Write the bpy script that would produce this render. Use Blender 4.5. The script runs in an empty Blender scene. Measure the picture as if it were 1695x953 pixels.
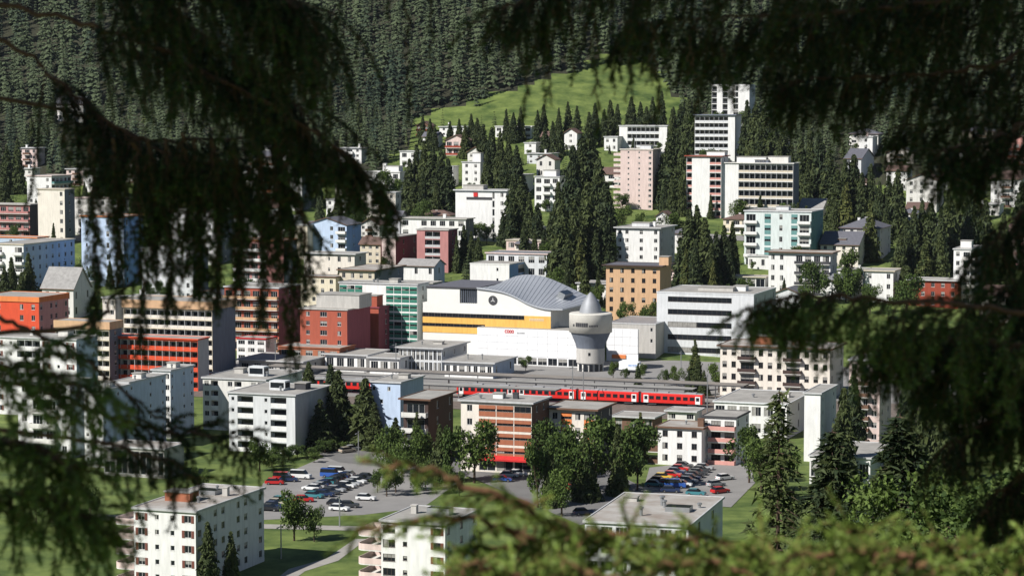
import bpy, math, random
import numpy as np
from mathutils import Vector, Matrix
random.seed(7); rng = np.random.default_rng(7)
C = bpy.context.scene.collection
R = math.radians

# ---------------------------------------------------------------- camera, sky, sun, exposure
CAMZ = 86.0; FPX = 3985.0; PITCH = math.atan(317.5 / FPX)
cam_d = bpy.data.cameras.new('camera'); cam = bpy.data.objects.new('camera', cam_d); C.objects.link(cam)
cam.location = (0, 0, CAMZ); cam.rotation_euler = (math.pi / 2 - PITCH, 0, 0)
cam_d.sensor_width = 36; cam_d.lens = FPX / 1695 * 36; cam_d.clip_start = 0.1; cam_d.clip_end = 6000
cam_d.dof.use_dof = True; cam_d.dof.focus_distance = 640; cam_d.dof.aperture_fstop = 5.6; cam_d.dof.aperture_blades = 7
scene = bpy.context.scene; scene.camera = cam
SUN_EL = 41.0; SUN_DIR = Vector((-0.83, -0.56, 0)).normalized()      # horizontal direction towards the sun
world = bpy.data.worlds.new('World'); scene.world = world; world.use_nodes = True
nt = world.node_tree; sky = nt.nodes.new('ShaderNodeTexSky'); sky.sky_type = 'NISHITA'; sky.sun_disc = False
sky.sun_elevation = R(SUN_EL); sky.sun_rotation = math.atan2(SUN_DIR.x, SUN_DIR.y); sky.altitude = 1500; sky.dust_density = 0.15; sky.air_density = 1.0; sky.ozone_density = 2.5
nt.links.new(sky.outputs[0], nt.nodes['Background'].inputs[0]); nt.nodes['Background'].inputs[1].default_value = 0.05
sun_d = bpy.data.lights.new('sun', 'SUN'); sun = bpy.data.objects.new('sun', sun_d); C.objects.link(sun)
sun_d.energy = 4.9; sun_d.angle = R(0.5); sun_d.color = (1.0, 0.965, 0.91)
to_sun = Vector((SUN_DIR.x * math.cos(R(SUN_EL)), SUN_DIR.y * math.cos(R(SUN_EL)), math.sin(R(SUN_EL))))
sun.rotation_euler = to_sun.to_track_quat('Z', 'Y').to_euler()
vs = scene.view_settings; vs.view_transform = 'Standard'; vs.look = 'None'; vs.exposure = 0.33; vs.gamma = 1.0; vs.use_curve_mapping = False
scene.cycles.max_bounces = 5; scene.cycles.diffuse_bounces = 2; scene.cycles.glossy_bounces = 2
scene.cycles.caustics_reflective = False; scene.cycles.caustics_refractive = False
scene.cycles.use_denoising = True

# ---------------------------------------------------------------- picture geometry
CP, SP = math.cos(PITCH), math.sin(PITCH)
def ray(px, py):
    a = (px - 847.5) / FPX; b = -(py - 476.5) / FPX
    return Vector((a, CP + b * SP, -SP + b * CP))
def at(px, py, Y):                       # point on the line of sight at depth Y
    d = ray(px, py); t = Y / d.y
    return Vector((d.x * t, Y, CAMZ + d.z * t))
def project(p):
    z = p[1] * CP - (p[2] - CAMZ) * SP; v = p[1] * SP + (p[2] - CAMZ) * CP
    return 847.5 + FPX * p[0] / z, 476.5 - FPX * v / z
_TY = [0, 400, 780, 900, 1077, 1245, 1300, 1400, 2200]
_TZ = [84, 0, 0, 13.5, 36, 74, 94, 141, 560]
def terrain(x, y):
    z = np.interp(y, _TY, _TZ)
    k = np.clip((y - 800) / 400, 0, 1)
    return z + k * (3.0 * np.sin(x / 70.0 + 1.0) + 2.0 * np.sin(x / 31.0 + y / 90.0)) * 0.8
def ground(px, py, y0=395.0):            # where the line of sight meets the ground
    d = ray(px, py); y = y0
    while y < 1900:
        t = y / d.y
        if CAMZ + d.z * t <= terrain(d.x * t, y): break
        y += 1.0
    return Vector((d.x * y / d.y, y, float(terrain(d.x * y / d.y, y))))

# ---------------------------------------------------------------- materials
MATS = {}
def mat(name, col, rough=0.8, var=0.10, scale=0.35, metal=0.0, streak=0.0, spec=0.3, col2=None):
    if name in MATS: return MATS[name]
    m = bpy.data.materials.new(name); m.use_nodes = True; t = m.node_tree; b = t.nodes['Principled BSDF']
    b.inputs['Roughness'].default_value = rough; b.inputs['Metallic'].default_value = metal
    b.inputs['Specular IOR Level'].default_value = spec
    tc = t.nodes.new('ShaderNodeTexCoord'); n = t.nodes.new('ShaderNodeTexNoise')
    n.inputs['Scale'].default_value = scale; n.inputs['Detail'].default_value = 5; n.inputs['Roughness'].default_value = 0.65
    src = tc.outputs['Object']
    if streak:
        mp = t.nodes.new('ShaderNodeMapping'); mp.inputs['Scale'].default_value = (1.6, 1.6, 0.25)
        t.links.new(src, mp.inputs[0]); src = mp.outputs[0]
    t.links.new(src, n.inputs['Vector'])
    r = t.nodes.new('ShaderNodeValToRGB'); r.color_ramp.elements[0].position = 0.3; r.color_ramp.elements[1].position = 0.7
    c1 = [max(0, c * (1 - var)) for c in col]; c2 = [min(1, c * (1 + var)) for c in (col2 or col)]
    r.color_ramp.elements[0].color = (*c1, 1); r.color_ramp.elements[1].color = (*c2, 1)
    t.links.new(n.outputs['Fac'], r.inputs[0]); t.links.new(r.outputs[0], b.inputs['Base Color'])
    MATS[name] = m; return m
def wallm(name, col): return mat('plaster_' + name, col, 0.85, 0.13, 0.7, streak=1)
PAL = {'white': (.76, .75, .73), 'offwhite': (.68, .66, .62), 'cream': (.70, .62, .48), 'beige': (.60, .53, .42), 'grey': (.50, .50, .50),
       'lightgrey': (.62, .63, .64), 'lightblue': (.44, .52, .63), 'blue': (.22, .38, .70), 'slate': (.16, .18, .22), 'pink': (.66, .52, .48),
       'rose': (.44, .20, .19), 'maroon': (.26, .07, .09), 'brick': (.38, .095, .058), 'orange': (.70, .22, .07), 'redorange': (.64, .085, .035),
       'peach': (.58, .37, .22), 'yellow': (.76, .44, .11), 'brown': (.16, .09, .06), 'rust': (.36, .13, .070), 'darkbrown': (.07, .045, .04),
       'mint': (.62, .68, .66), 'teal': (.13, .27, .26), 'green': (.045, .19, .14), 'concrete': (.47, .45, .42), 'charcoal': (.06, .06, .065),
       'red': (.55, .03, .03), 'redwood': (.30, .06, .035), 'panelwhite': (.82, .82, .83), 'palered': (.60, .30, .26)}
def W(c): return wallm(c, PAL[c])
M_GRAVEL = mat('roof_gravel', (.33, .315, .29), .95, .22, .25)
M_GRAVEL2 = mat('roof_gravel_warm', (.36, .30, .25), .95, .25, .18, col2=(.36, .35, .33))
M_SLATE = mat('roof_slate', (.13, .13, .15), .7, .2, 1.2)
M_BROWNROOF = mat('roof_brown_tiles', (.14, .09, .075), .8, .2, 1.2)
M_TIN = mat('roof_tin', (.42, .43, .45), .4, .1, .3, metal=.55)
M_GLASS = mat('window_glass', (.014, .017, .022), .08, .3, .3, spec=.35)
M_CURT = mat('window_curtain', (.30, .29, .27), .35, .25, 1.0)
M_FRAME = mat('window_frame', (.60, .59, .57), .5, .05)
M_DFRAME = mat('window_frame_dark', (.09, .07, .06), .5, .1)
M_BLINDB = mat('shutter_brown', (.17, .06, .045), .6, .2, 2)
M_METAL = mat('galvanised_metal', (.35, .36, .37), .45, .1, .5, metal=.6)
M_BARK = mat('bark', (.075, .05, .035), .95, .35, 6)

# ---------------------------------------------------------------- mesh building
class MB:
    def __init__(s): s.v = []; s.f = []; s.m = []
    def quad(s, *p, m=0):
        i = len(s.v); s.v += [tuple(q) for q in p]; s.f.append(tuple(range(i, i + len(p)))); s.m.append(m)
    def box(s, x0, x1, y0, y1, z0, z1, m=0, top=None):
        i = len(s.v)
        s.v += [(x0,y0,z0),(x1,y0,z0),(x1,y1,z0),(x0,y1,z0),(x0,y0,z1),(x1,y0,z1),(x1,y1,z1),(x0,y1,z1)]
        for q, mm in (((0,3,2,1),m),((4,5,6,7),m if top is None else top),((0,1,5,4),m),((1,2,6,5),m),((2,3,7,6),m),((3,0,4,7),m)):
            s.f.append(tuple(i + k for k in q)); s.m.append(mm)
    def lathe(s, prof, n=12, m=0, c=(0, 0)):
        i = len(s.v)
        for r, z in prof:
            for k in range(n):
                a = 2 * math.pi * k / n; s.v.append((c[0] + r * math.cos(a), c[1] + r * math.sin(a), z))
        for j in range(len(prof) - 1):
            for k in range(n):
                k2 = (k + 1) % n
                s.f.append((i + j*n + k, i + j*n + k2, i + (j+1)*n + k2, i + (j+1)*n + k)); s.m.append(m)
    def tube(s, pts, rad, n=5, m=0):
        i = len(s.v); pts = [Vector(p) for p in pts]
        for j, p in enumerate(pts):
            t = (pts[min(j+1, len(pts)-1)] - pts[max(j-1, 0)]).normalized()
            a = t.orthogonal().normalized(); b = t.cross(a); r = rad[j] if hasattr(rad, '__len__') else rad
            for k in range(n):
                q = 2 * math.pi * k / n; s.v.append(tuple(p + a * (r * math.cos(q)) + b * (r * math.sin(q))))
        for j in range(len(pts) - 1):
            for k in range(n):
                k2 = (k + 1) % n
                s.f.append((i + j*n + k, i + j*n + k2, i + (j+1)*n + k2, i + (j+1)*n + k)); s.m.append(m)
    def prism(s, poly, y0, y1, m=0):     # polygon in x,z extruded along y
        i = len(s.v); n = len(poly)
        s.v += [(x, y0, z) for x, z in poly] + [(x, y1, z) for x, z in poly]
        s.f.append(tuple(range(i, i + n))); s.m.append(m); s.f.append(tuple(range(i + 2*n - 1, i + n - 1, -1))); s.m.append(m)
        for k in range(n):
            k2 = (k + 1) % n; s.f.append((i + k, i + n + k, i + n + k2, i + k2)); s.m.append(m)
    def mesh(s, name, mats, smooth=False):
        me = bpy.data.meshes.new(name); me.from_pydata(s.v, [], s.f)
        for q in (mats if isinstance(mats, (list, tuple)) else [mats]): me.materials.append(q)
        if any(s.m): me.polygons.foreach_set('material_index', s.m)
        if smooth: me.polygons.foreach_set('use_smooth', [True] * len(me.polygons))
        me.update(); return me
    def build(s, name, mats, parent=None, smooth=False): return link(name, s.mesh(name, mats, smooth), parent)
def link(name, me, parent=None, loc=None, rz=0):
    o = bpy.data.objects.new(name, me); C.objects.link(o)
    if parent is not None: o.parent = parent
    if loc is not None: o.location = loc
    if rz: o.rotation_euler = (0, 0, rz)
    return o
def thing(name, label, cat, loc=(0, 0, 0), rz=0, group=None):
    o = bpy.data.objects.new(name, None); C.objects.link(o); o.location = loc; o.rotation_euler = (0, 0, rz)
    o.empty_display_size = 0.5
    return tag(o, label, cat, group)
def tag(o, label=None, cat=None, group=None, kind=None):
    if label: o['label'] = label
    if cat: o['category'] = cat
    if group: o['group'] = group
    if kind: o['kind'] = kind
    return o
def bigmesh(name, V, F, mats, parent=None, mi=None, attr=None):       # numpy verts, triangles
    me = bpy.data.meshes.new(name); V = np.asarray(V, np.float32); F = np.asarray(F, np.int32); k = F.shape[1]
    me.vertices.add(len(V)); me.vertices.foreach_set('co', V.ravel())
    me.loops.add(F.size); me.loops.foreach_set('vertex_index', F.ravel())
    me.polygons.add(len(F)); me.polygons.foreach_set('loop_start', np.arange(0, F.size, k, dtype=np.int32))
    for q in (mats if isinstance(mats, (list, tuple)) else [mats]): me.materials.append(q)
    if mi is not None: me.polygons.foreach_set('material_index', np.asarray(mi, np.int32))
    if attr is not None:
        a = me.attributes.new('tint', 'FLOAT', 'POINT'); a.data.foreach_set('value', np.asarray(attr, np.float32))
    me.update(calc_edges=True); me.validate()
    return me if parent == 'mesh' else link(name, me, parent)

# ---------------------------------------------------------------- ground, roads, parking
M_GRASS = mat('meadow_grass', (.052, .105, .020), .95, .40, .10, col2=(.130, .165, .042))
M_LAWN = mat('lawn_grass', (.085, .15, .022), .95, .25, .15, col2=(.12, .18, .035))
M_ASPH = mat('asphalt', (.17, .165, .16), .9, .14, .15)
M_ASPH2 = mat('pale_asphalt', (.25, .24, .23), .9, .12, .12)
M_PATH = mat('path_gravel', (.33, .31, .28), .95, .12, .3)
M_BALLAST = mat('track_ballast', (.16, .13, .11), .95, .3, .6)
def terrain_sheet(name, xs, ys, m, dz=0.0, kind='structure'):
    X, Y = np.meshgrid(np.asarray(xs, float), np.asarray(ys, float)); Z = terrain(X, Y) + dz
    V = np.stack([X.ravel(), Y.ravel(), Z.ravel()], 1); nx = len(xs); i = np.arange(len(ys) - 1)[:, None] * nx + np.arange(nx - 1)[None, :]
    F = np.stack([i, i + 1, i + nx + 1, i + nx], -1).reshape(-1, 4)
    return tag(bigmesh(name, V, F, m), kind=kind)
terrain_sheet('ground', np.linspace(-520, 520, 131), np.concatenate([np.linspace(-60, 390, 40), np.linspace(400, 1720, 241)]), M_GRASS)
def drape(name, poly, m, dz, step=4.0):  # polygon of picture points laid on the ground as a sheet
    P = [ground(*p) for p in poly]; mb = MB(); n = len(P)
    L = P[: n // 2]; Rr = P[n // 2:][::-1]
    for k in range(len(L) - 1):
        q = max(1, int(max((L[k+1] - L[k]).length, (Rr[k+1] - Rr[k]).length) / step))
        for j in range(q):
            a, b = j / q, (j + 1) / q; row = []
            for p0, p1, t in ((L[k], L[k+1], a), (Rr[k], Rr[k+1], a), (Rr[k], Rr[k+1], b), (L[k], L[k+1], b)):
                w = p0.lerp(p1, t); row.append((w.x, w.y, float(terrain(w.x, w.y)) + dz))
            mb.quad(*row)
    return tag(mb.build(name, m), kind='structure')
AX = R(20)                               # the town's grid is turned 20 degrees
EX = Vector((math.cos(AX), -math.sin(AX), 0)); EY = Vector((math.sin(AX), math.cos(AX), 0))
def rect(name, o, w, d, m, z, ex=EX, ey=EY):
    mb = MB(); o = Vector((o[0], o[1], 0))
    mb.quad(*[(p.x, p.y, z) for p in (o, o + ex * w, o + ex * w + ey * d, o + ey * d)])
    return tag(mb.build(name, m), kind='structure')
g0 = ground(445, 856); g1 = ground(650, 735); g2 = ground(725, 775)
drape('parking_lot', [(400, 862), (436, 800), (545, 752), (600, 735), (660, 735), (800, 770), (700, 840), (600, 853)], M_ASPH2, .03)
drape('road', [(380, 690), (620, 742), (900, 770), (1000, 775), (1110, 830), (960, 870), (780, 790), (560, 765)], M_ASPH, .06)
drape('parking_yard', [(1060, 830), (1075, 775), (1160, 765), (1240, 765), (1250, 800), (1210, 840)], M_ASPH2, .09)
drape('footpath', [(455, 960), (478, 943), (540, 925), (588, 893), (608, 893), (560, 928), (505, 946), (485, 960)], M_PATH, .05)
drape('lane', [(120, 858), (180, 862), (440, 876), (640, 880), (640, 872), (440, 868), (180, 853), (120, 850)], M_PATH, .07)
pt = Vector((53, 661.6, 0))
rect('railway_bed', pt - EX * 260 - EY * 26, 420, 53, M_BALLAST, .10)
rect('station_square', pt - EX * 260 + EY * 27, 420, 85, M_ASPH2, .13)
for k, (a, b) in enumerate((((700, 500), (1330, 470)), ((620, 395), (1250, 400)), ((1180, 330), (1480, 340)), ((60, 400), (520, 395)))):
    (xa, ya), (xb, yb) = a, b
    drape('hill_road', [(xa, ya), ((xa+xb)/2, (ya+yb)/2 - 3), (xb, yb), (xb, yb - 9), ((xa+xb)/2, (ya+yb)/2 - 12), (xa, ya - 9)], M_ASPH2, .12)

# ---------------------------------------------------------------- building kit
_wc = {}
def window_mesh(w, h, var, dark=False, mull=1):
    key = (round(w, 1), round(h, 1), var, dark, mull)
    if key in _wc: return _wc[key]
    w, h = key[0], key[1]; mb = MB(); b = .08; y = .09; g = .15
    mb.quad((b, y, b), (w-b, y, b), (w-b, y, h-b), (b, y, h-b), m=1)
    if var == 1: mb.quad((b, y-.01, h*.5), (w-b, y-.01, h*.5), (w-b, y-.01, h-b), (b, y-.01, h-b), m=2)
    if var == 2: mb.quad((b, y-.01, b), (w*.45, y-.01, b), (w*.45, y-.01, h-b), (b, y-.01, h-b), m=2)
    for x0, x1, z0, z1 in ((0, w, 0, b), (0, w, h-b, h), (0, b, b, h-b), (w-b, w, b, h-b)):
        mb.quad((x0, .05, z0), (x1, .05, z0), (x1, .05, z1), (x0, .05, z1))
    for k in range(mull):
        x = w * (k + 1) / (mull + 1); mb.quad((x-.035, .06, b), (x+.035, .06, b), (x+.035, .06, h-b), (x-.035, .06, h-b))
    mb.box(-.05, w+.05, -.07, .04, -.07, -.004)
    me = mb.mesh('window', [M_DFRAME if dark else M_FRAME, M_GLASS, M_CURT]); _wc[key] = me; return me
_bc = {}
def balcony_mesh(w, d, pc, rail=False, round_end=False):
    key = (round(w, 1), round(d, 1), pc, rail, round_end)
    if key in _bc: return _bc[key]
    w, d = key[0], key[1]; mb = MB()
    if round_end:                        # outer corner at the far end is a quarter round
        rr = min(1.5, d * .6, w * .5)
        path = [(0, 0), (0, -d)] + [(w - rr + rr * math.sin(q), -d + rr - rr * math.cos(q)) for q in (0, .4, .8, 1.2, 1.5708)] + [(w, 0)]
        for k in range(len(path) - 1):
            (xa, ya), (xb, yb) = path[k], path[k+1]; cx, cy = w / 2, -d / 2
            ia = (xa + (cx-xa)*.04, ya + (cy-ya)*.04); ib = (xb + (cx-xb)*.04, yb + (cy-yb)*.04)
            mb.quad((xa, ya, -.2), (xb, yb, -.2), (xb, yb, 0), (xa, ya, 0)); mb.quad((xa, ya, .02), (xb, yb, .02), (xb, yb, 1), (xa, ya, 1), m=1)
            mb.quad((*ib, .0), (*ia, .0), (*ia, 1), (*ib, 1), m=1); mb.quad((xa, ya, 1), (xb, yb, 1), (*ib, 1), (*ia, 1), m=1)
        mb.quad(*[(x, y - .001, 0) for x, y in path]); mb.quad(*[(x, y, -.2) for x, y in path[::-1]])
    else:
        mb.box(0, w, -d, -.003, -.18, 0)
        if rail:
            mb.box(0, w, -d, -d+.05, .92, 1.0, 1)
            for k in range(int(w / .45) + 1):
                x = min(w - .04, k * .45); mb.box(x, x+.04, -d+.005, -d+.045, 0, .92, 1)
        else:
            mb.box(0, w, -d, -d+.1, .05, 1.0, 1); mb.box(0, .1, -d+.1, -.003, .05, 1.0, 1); mb.box(w-.1, w, -d+.1, -.003, .05, 1.0, 1)
    me = mb.mesh('balcony', [W('offwhite'), M_METAL if rail else W(pc)]); _bc[key] = me; return me
_lc = {}
def loggia_mesh(w, h, d, pc):
    key = (round(w, 1), round(h, 1), d, pc)
    if key in _lc: return _lc[key]
    w, h = key[0], key[1]; mb = MB()
    mb.box(0, w, .03, .13, 0, .95, 1)
    mb.quad((0, d-.05, 0), (w, d-.05, 0), (w, d-.05, h), (0, d-.05, h), m=0)
    n = max(1, int(w / 2.2))
    for k in range(n):
        a = w * (k + .12) / n; b = w * (k + .88) / n
        mb.quad((a, d-.09, .1), (b, d-.09, .1), (b, d-.09, h*.82), (a, d-.09, h*.82), m=2)
        if k: mb.box(w*k/n - .06, w*k/n + .06, .02, d-.06, 0.0, h, 0)
    me = mb.mesh('loggia', [W('grey'), W(pc), M_GLASS]); _lc[key] = me; return me
_pc = {}
def panel_mesh(w, h, pc):
    key = (round(w, 1), round(h, 1), pc)
    if key in _pc: return _pc[key]
    mb = MB(); mb.box(0, w, -.05, .06, 0, h); me = mb.mesh('panel', W(pc)); _pc[key] = me; return me
def shutter_mesh(h):
    key = ('shutter', round(h, 1))
    if key in _pc: return _pc[key]
    mb = MB(); mb.box(0, .5, -.07, -.01, 0, h); me = mb.mesh('shutter', M_BLINDB); _pc[key] = me; return me

class Facade:
    def __init__(s, root, L, H, zb, org, rz, wall):
        s.root = root; s.L = L; s.H = H; s.zb = zb; s.org = org; s.rz = rz; s.wall = wall; s.holes = []
        s.c, s.s = math.cos(rz), math.sin(rz)
    def T(s, u, y, z): return (s.org[0] + u * s.c - y * s.s, s.org[1] + u * s.s + y * s.c, z)
    def hole(s, u0, u1, z0, z1, d): s.holes.append((u0, u1, z0, z1, d))
    def put(s, name, me, u, z, y=0.0): return link(name, me, s.root, s.T(u, y, z), s.rz)
    def window(s, u, z, w, h, shut=False, dark=False, mull=1):
        w = round(w, 1); h = round(h, 1)
        s.hole(u, u + w, z, z + h, .17)
        o = s.put('window', window_mesh(w, h, random.choices((0, 1, 2), (5, 3, 2))[0], dark, mull), u, z, .03)
        if shut:
            for uu in (u - .52, u + w + .02): s.put('shutter', shutter_mesh(h), uu, z)
        return o
    def bays(s, rows, z0, fh, par='white', bd=1.4, rail=False, dark=False, panel='rust', rnd=False):
        for k, row in enumerate(rows):
            if not row: continue
            n = len(row); bw = s.L / n; z = z0 + k * fh; i = 0
            while i < n:
                c = row[i]; j = i + 1
                while j < n and row[j] == c and c in 'blgpqR': j += 1
                u = i * bw; w = (j - i) * bw; f = fh / 2.8
                if c in 'wr': ww = min(1.3, bw * .62); s.window(u + (bw - ww) / 2, z + .95 * f, ww, 1.35 * f, c == 'r', dark)
                elif c == 'W': ww = min(2.4, bw * .78); s.window(u + (bw - ww) / 2, z + .85 * f, ww, 1.5 * f, False, dark, 2)
                elif c == 's': s.window(u + bw / 2 - .4, z + 1.2 * f, .8, .9 * f, False, dark, 0)
                elif c == 't': s.window(u + bw / 2 - .5, z + .3 * f, 1.0, 2.2 * f, False, dark, 0)
                elif c == 'g': s.window(u + .15, z + 1.0 * f, w - .3, 1.15 * f, False, True, max(1, int(w / 1.7)))
                elif c == 'G': s.window(u + .15, z + .25 * f, bw - .3, 2.3 * f, False, dark, 1)
                elif c == 'b':
                    m = max(1, int(w / 3.2)); q = w / m
                    for t in range(m): s.window(u + q * t + q * .14, z + .12, q * .72, 2.1 * f, False, dark, 2)
                    s.put('balcony', balcony_mesh(w - .1, bd, par, rail), u + .05, z)
                elif c == 'R':
                    s.window(u + w * .2, z + .12, w * .6, 2.1 * f, False, dark, 2)
                    s.put('balcony', balcony_mesh(w, bd, par, False, True), u, z)
                elif c == 'l':
                    h = fh - .32; s.hole(u + .1, u + w - .1, z + .02, z + h, 1.35)
                    s.put('loggia', loggia_mesh(w - .2, h - .02, 1.3, par), u + .1, z + .02)
                elif c in 'pq':
                    h = 1.2 * f; s.window(u + .1, z + 1.1 * f, w - .2, h, False, True, 2)
                    s.put('panel', panel_mesh(w - .2, 1.0 * f, panel), u + .1, z + .05)
                    if c == 'p' or random.random() < .55: s.put('panel', panel_mesh(w - .2, .7 * f, panel), u + .1, z + 1.6 * f, -.02)
                i = j
    def finish(s, top=None, m=0):
        us = sorted({0, s.L} | {v for h in s.holes for v in h[:2]}); zs = sorted({s.zb, s.H} | {v for h in s.holes for v in h[2:4]})
        for a in range(len(us) - 1):
            if us[a+1] - us[a] < 1e-6: continue
            um = (us[a] + us[a+1]) / 2; col = [h for h in s.holes if h[0] < um < h[1]]; start = None
            for b in range(len(zs) - 1):
                zm = (zs[b] + zs[b+1]) / 2; inside = any(h[2] < zm < h[3] for h in col)
                if not inside and start is None: start = zs[b]
                if (inside or b == len(zs) - 2) and start is not None:
                    end = zs[b] if inside else zs[b+1]
                    if end > start: s.wall.quad(s.T(us[a], 0, start), s.T(us[a+1], 0, start), s.T(us[a+1], 0, end), s.T(us[a], 0, end), m=m)
                    start = None
        for u0, u1, z0, z1, d in s.holes:
            T = s.T
            s.wall.quad(T(u0,0,z0), T(u0,d,z0), T(u0,d,z1), T(u0,0,z1), m=m); s.wall.quad(T(u1,0,z0), T(u1,0,z1), T(u1,d,z1), T(u1,d,z0), m=m)
            s.wall.quad(T(u0,0,z0), T(u1,0,z0), T(u1,d,z0), T(u0,d,z0), m=m); s.wall.quad(T(u0,0,z1), T(u0,d,z1), T(u1,d,z1), T(u1,0,z1), m=m)

BUILT = []                               # footprints: (origin, ex, ey, w, d, ref, px range)
def place(xl, xc, xr, yt, yb, yaw=20.0, D=None, dmax=30, dmin=6):
    c = ground(xc, yb) if D is None else at(xc, 476, D)
    if D is not None: c.z = float(terrain(c.x, c.y))
    a = R(yaw); ex = Vector((math.cos(a), -math.sin(a), 0)); ey = Vector((math.sin(a), math.cos(a), 0))
    top = at(xc, yt, c.y).z
    def sx(p): return project((p.x, p.y, (c.z + top) / 2))[0]
    lo, hi = 0.5, 200.0
    for _ in range(40):
        m = (lo + hi) / 2
        if sx(c - ex * m) > xl: lo = m
        else: hi = m
    w = lo; lo, hi = 0.5, 90.0
    for _ in range(40):
        m = (lo + hi) / 2
        if sx(c + ey * m) < xr: lo = m
        else: hi = m
    d = min(max(lo, dmin), dmax)
    return c - ex * w, ex, ey, w, d, top - c.z, c
def building(name, label, ref, cat, xl, xc, xr, yt, yb, wall='white', fl=4, F='www', S='', Lf='', roof='flat', yaw=20.0, D=None, par='white',
             bd=1.4, rail=False, dark=False, panel='rust', over=.35, rm=None, fas='grey', rise=3.5, extra=(), side=None, dmax=30, dmin=6, group=None, base=0.0, th=.35):
    o, ex, ey, w, d, H, c = place(xl, xc, xr, yt, yb, yaw, D, dmax, dmin)
    zmin = min(float(terrain(q.x, q.y)) for q in (o, o + ex*w, o + ex*w + ey*d, o + ey*d)) - c.z - .6
    root = thing(name, label, cat, (o.x, o.y, c.z), -R(yaw), group)
    wb = MB(); Hw = H - (th if roof == 'flat' else 0)
    def rows(sp): return sp if isinstance(sp, (list, tuple)) else [sp] * fl
    fh = (Hw - .25 - base) / fl
    fz = base + .1
    f = Facade(root, w, Hw, zmin, (0, 0), 0, wb)
    if F: f.bays(rows(F), fz, fh, par, bd, rail, dark, panel)
    f.finish()
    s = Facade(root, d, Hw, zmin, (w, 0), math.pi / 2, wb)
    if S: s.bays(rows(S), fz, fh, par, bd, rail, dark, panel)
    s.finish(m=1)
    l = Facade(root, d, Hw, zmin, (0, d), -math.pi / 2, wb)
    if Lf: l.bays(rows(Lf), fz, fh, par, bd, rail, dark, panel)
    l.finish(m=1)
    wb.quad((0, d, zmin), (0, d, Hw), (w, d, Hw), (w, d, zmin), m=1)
    rb = MB(); e = over
    top = rm or M_GRAVEL
    if roof == 'flat':
        rb.box(-e, w+e, -e, d+e, Hw+.002, H-.08, 0, top=1)
        for a in ((-e, w+e, -e, -e+.25), (-e, w+e, d+e-.25, d+e), (-e, -e+.25, -e+.25, d+e-.25), (w+e-.25, w+e, -e+.25, d+e-.25)): rb.box(*a, H-.08, H+.05, 0)
        r = rb.build('roof', [W(fas), top], root)
    else:
        e = max(over, .6); t = .25
        if roof == 'hip':
            k = min(w, d) / 2; A = [(-e, -e), (w+e, -e), (w+e, d+e), (-e, d+e)]
            if w >= d: r0, r1 = (d/2, d/2), (w-d/2, d/2)
            else: r0, r1 = (w/2, w/2), (w/2, d-w/2)
            P0 = [(x, y, Hw) for x, y in A]; q0 = (*r0, Hw+rise); q1 = (*r1, Hw+rise)
            if w >= d:
                rb.quad(P0[0], P0[1], q1, q0); rb.quad(P0[1], P0[2], q1); rb.quad(P0[2], P0[3], q0, q1); rb.quad(P0[3], P0[0], q0)
            else:
                rb.quad(P0[0], P0[1], q0); rb.quad(P0[1], P0[2], q1, q0); rb.quad(P0[2], P0[3], q1); rb.quad(P0[3], P0[0], q0, q1)
            rb.box(-e, w+e, -e, d+e, Hw-.2, Hw-.01, 1)
        elif roof == 'gx':               # ridge along the front
            for z in (0, t): rb.quad((-e, -e, Hw+z-.4), (w+e, -e, Hw+z-.4), (w+e, d/2, Hw+rise+z), (-e, d/2, Hw+rise+z)); rb.quad((w+e, d+e, Hw+z-.4), (-e, d+e, Hw+z-.4), (-e, d/2, Hw+rise+z), (w+e, d/2, Hw+rise+z))
            rb.quad((-e, -e, Hw-.4), (w+e, -e, Hw-.4), (w+e, -e, Hw-.4+t), (-e, -e, Hw-.4+t), m=1)
            for x in (-e, w+e): rb.quad((x, -e, Hw-.4), (x, d/2, Hw+rise), (x, d/2, Hw+rise+t), (x, -e, Hw-.4+t), m=1); rb.quad((x, d+e, Hw-.4), (x, d/2, Hw+rise), (x, d/2, Hw+rise+t), (x, d+e, Hw-.4+t), m=1)
            for x in (0, w): wb.quad((x, 0, Hw), (x, d, Hw), (x, d/2, Hw+rise-.05), m=1)
        elif roof == 'gy':               # gable to the front
            for z in (0, t): rb.quad((-e, -e, Hw+z-.4), (w/2, -e, Hw+rise+z), (w/2, d+e, Hw+rise+z), (-e, d+e, Hw+z-.4)); rb.quad((w/2, -e, Hw+rise+z), (w+e, -e, Hw+z-.4), (w+e, d+e, Hw+z-.4), (w/2, d+e, Hw+rise+z))
            for x in (-e, w+e):
                rb.quad((x, -e, Hw-.4), (w/2, -e, Hw+rise), (w/2, -e, Hw+rise+t), (x, -e, Hw-.4+t), m=1)
                rb.quad((x, -e, Hw-.4), (x, d+e, Hw-.4), (x, d+e, Hw-.4+t), (x, -e, Hw-.4+t), m=1)
            for y in (0, d): wb.quad((0, y, Hw), (w, y, Hw), (w/2, y, Hw+rise-.05), m=0)
        r = rb.build('roof', [rm or M_SLATE, W('brown' if fas == 'grey' else fas)], root)
    wb.build('wall', [W(wall), W(side or wall)], root)  # flank colour, on many blocks darkened to carry the flank's shade
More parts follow.
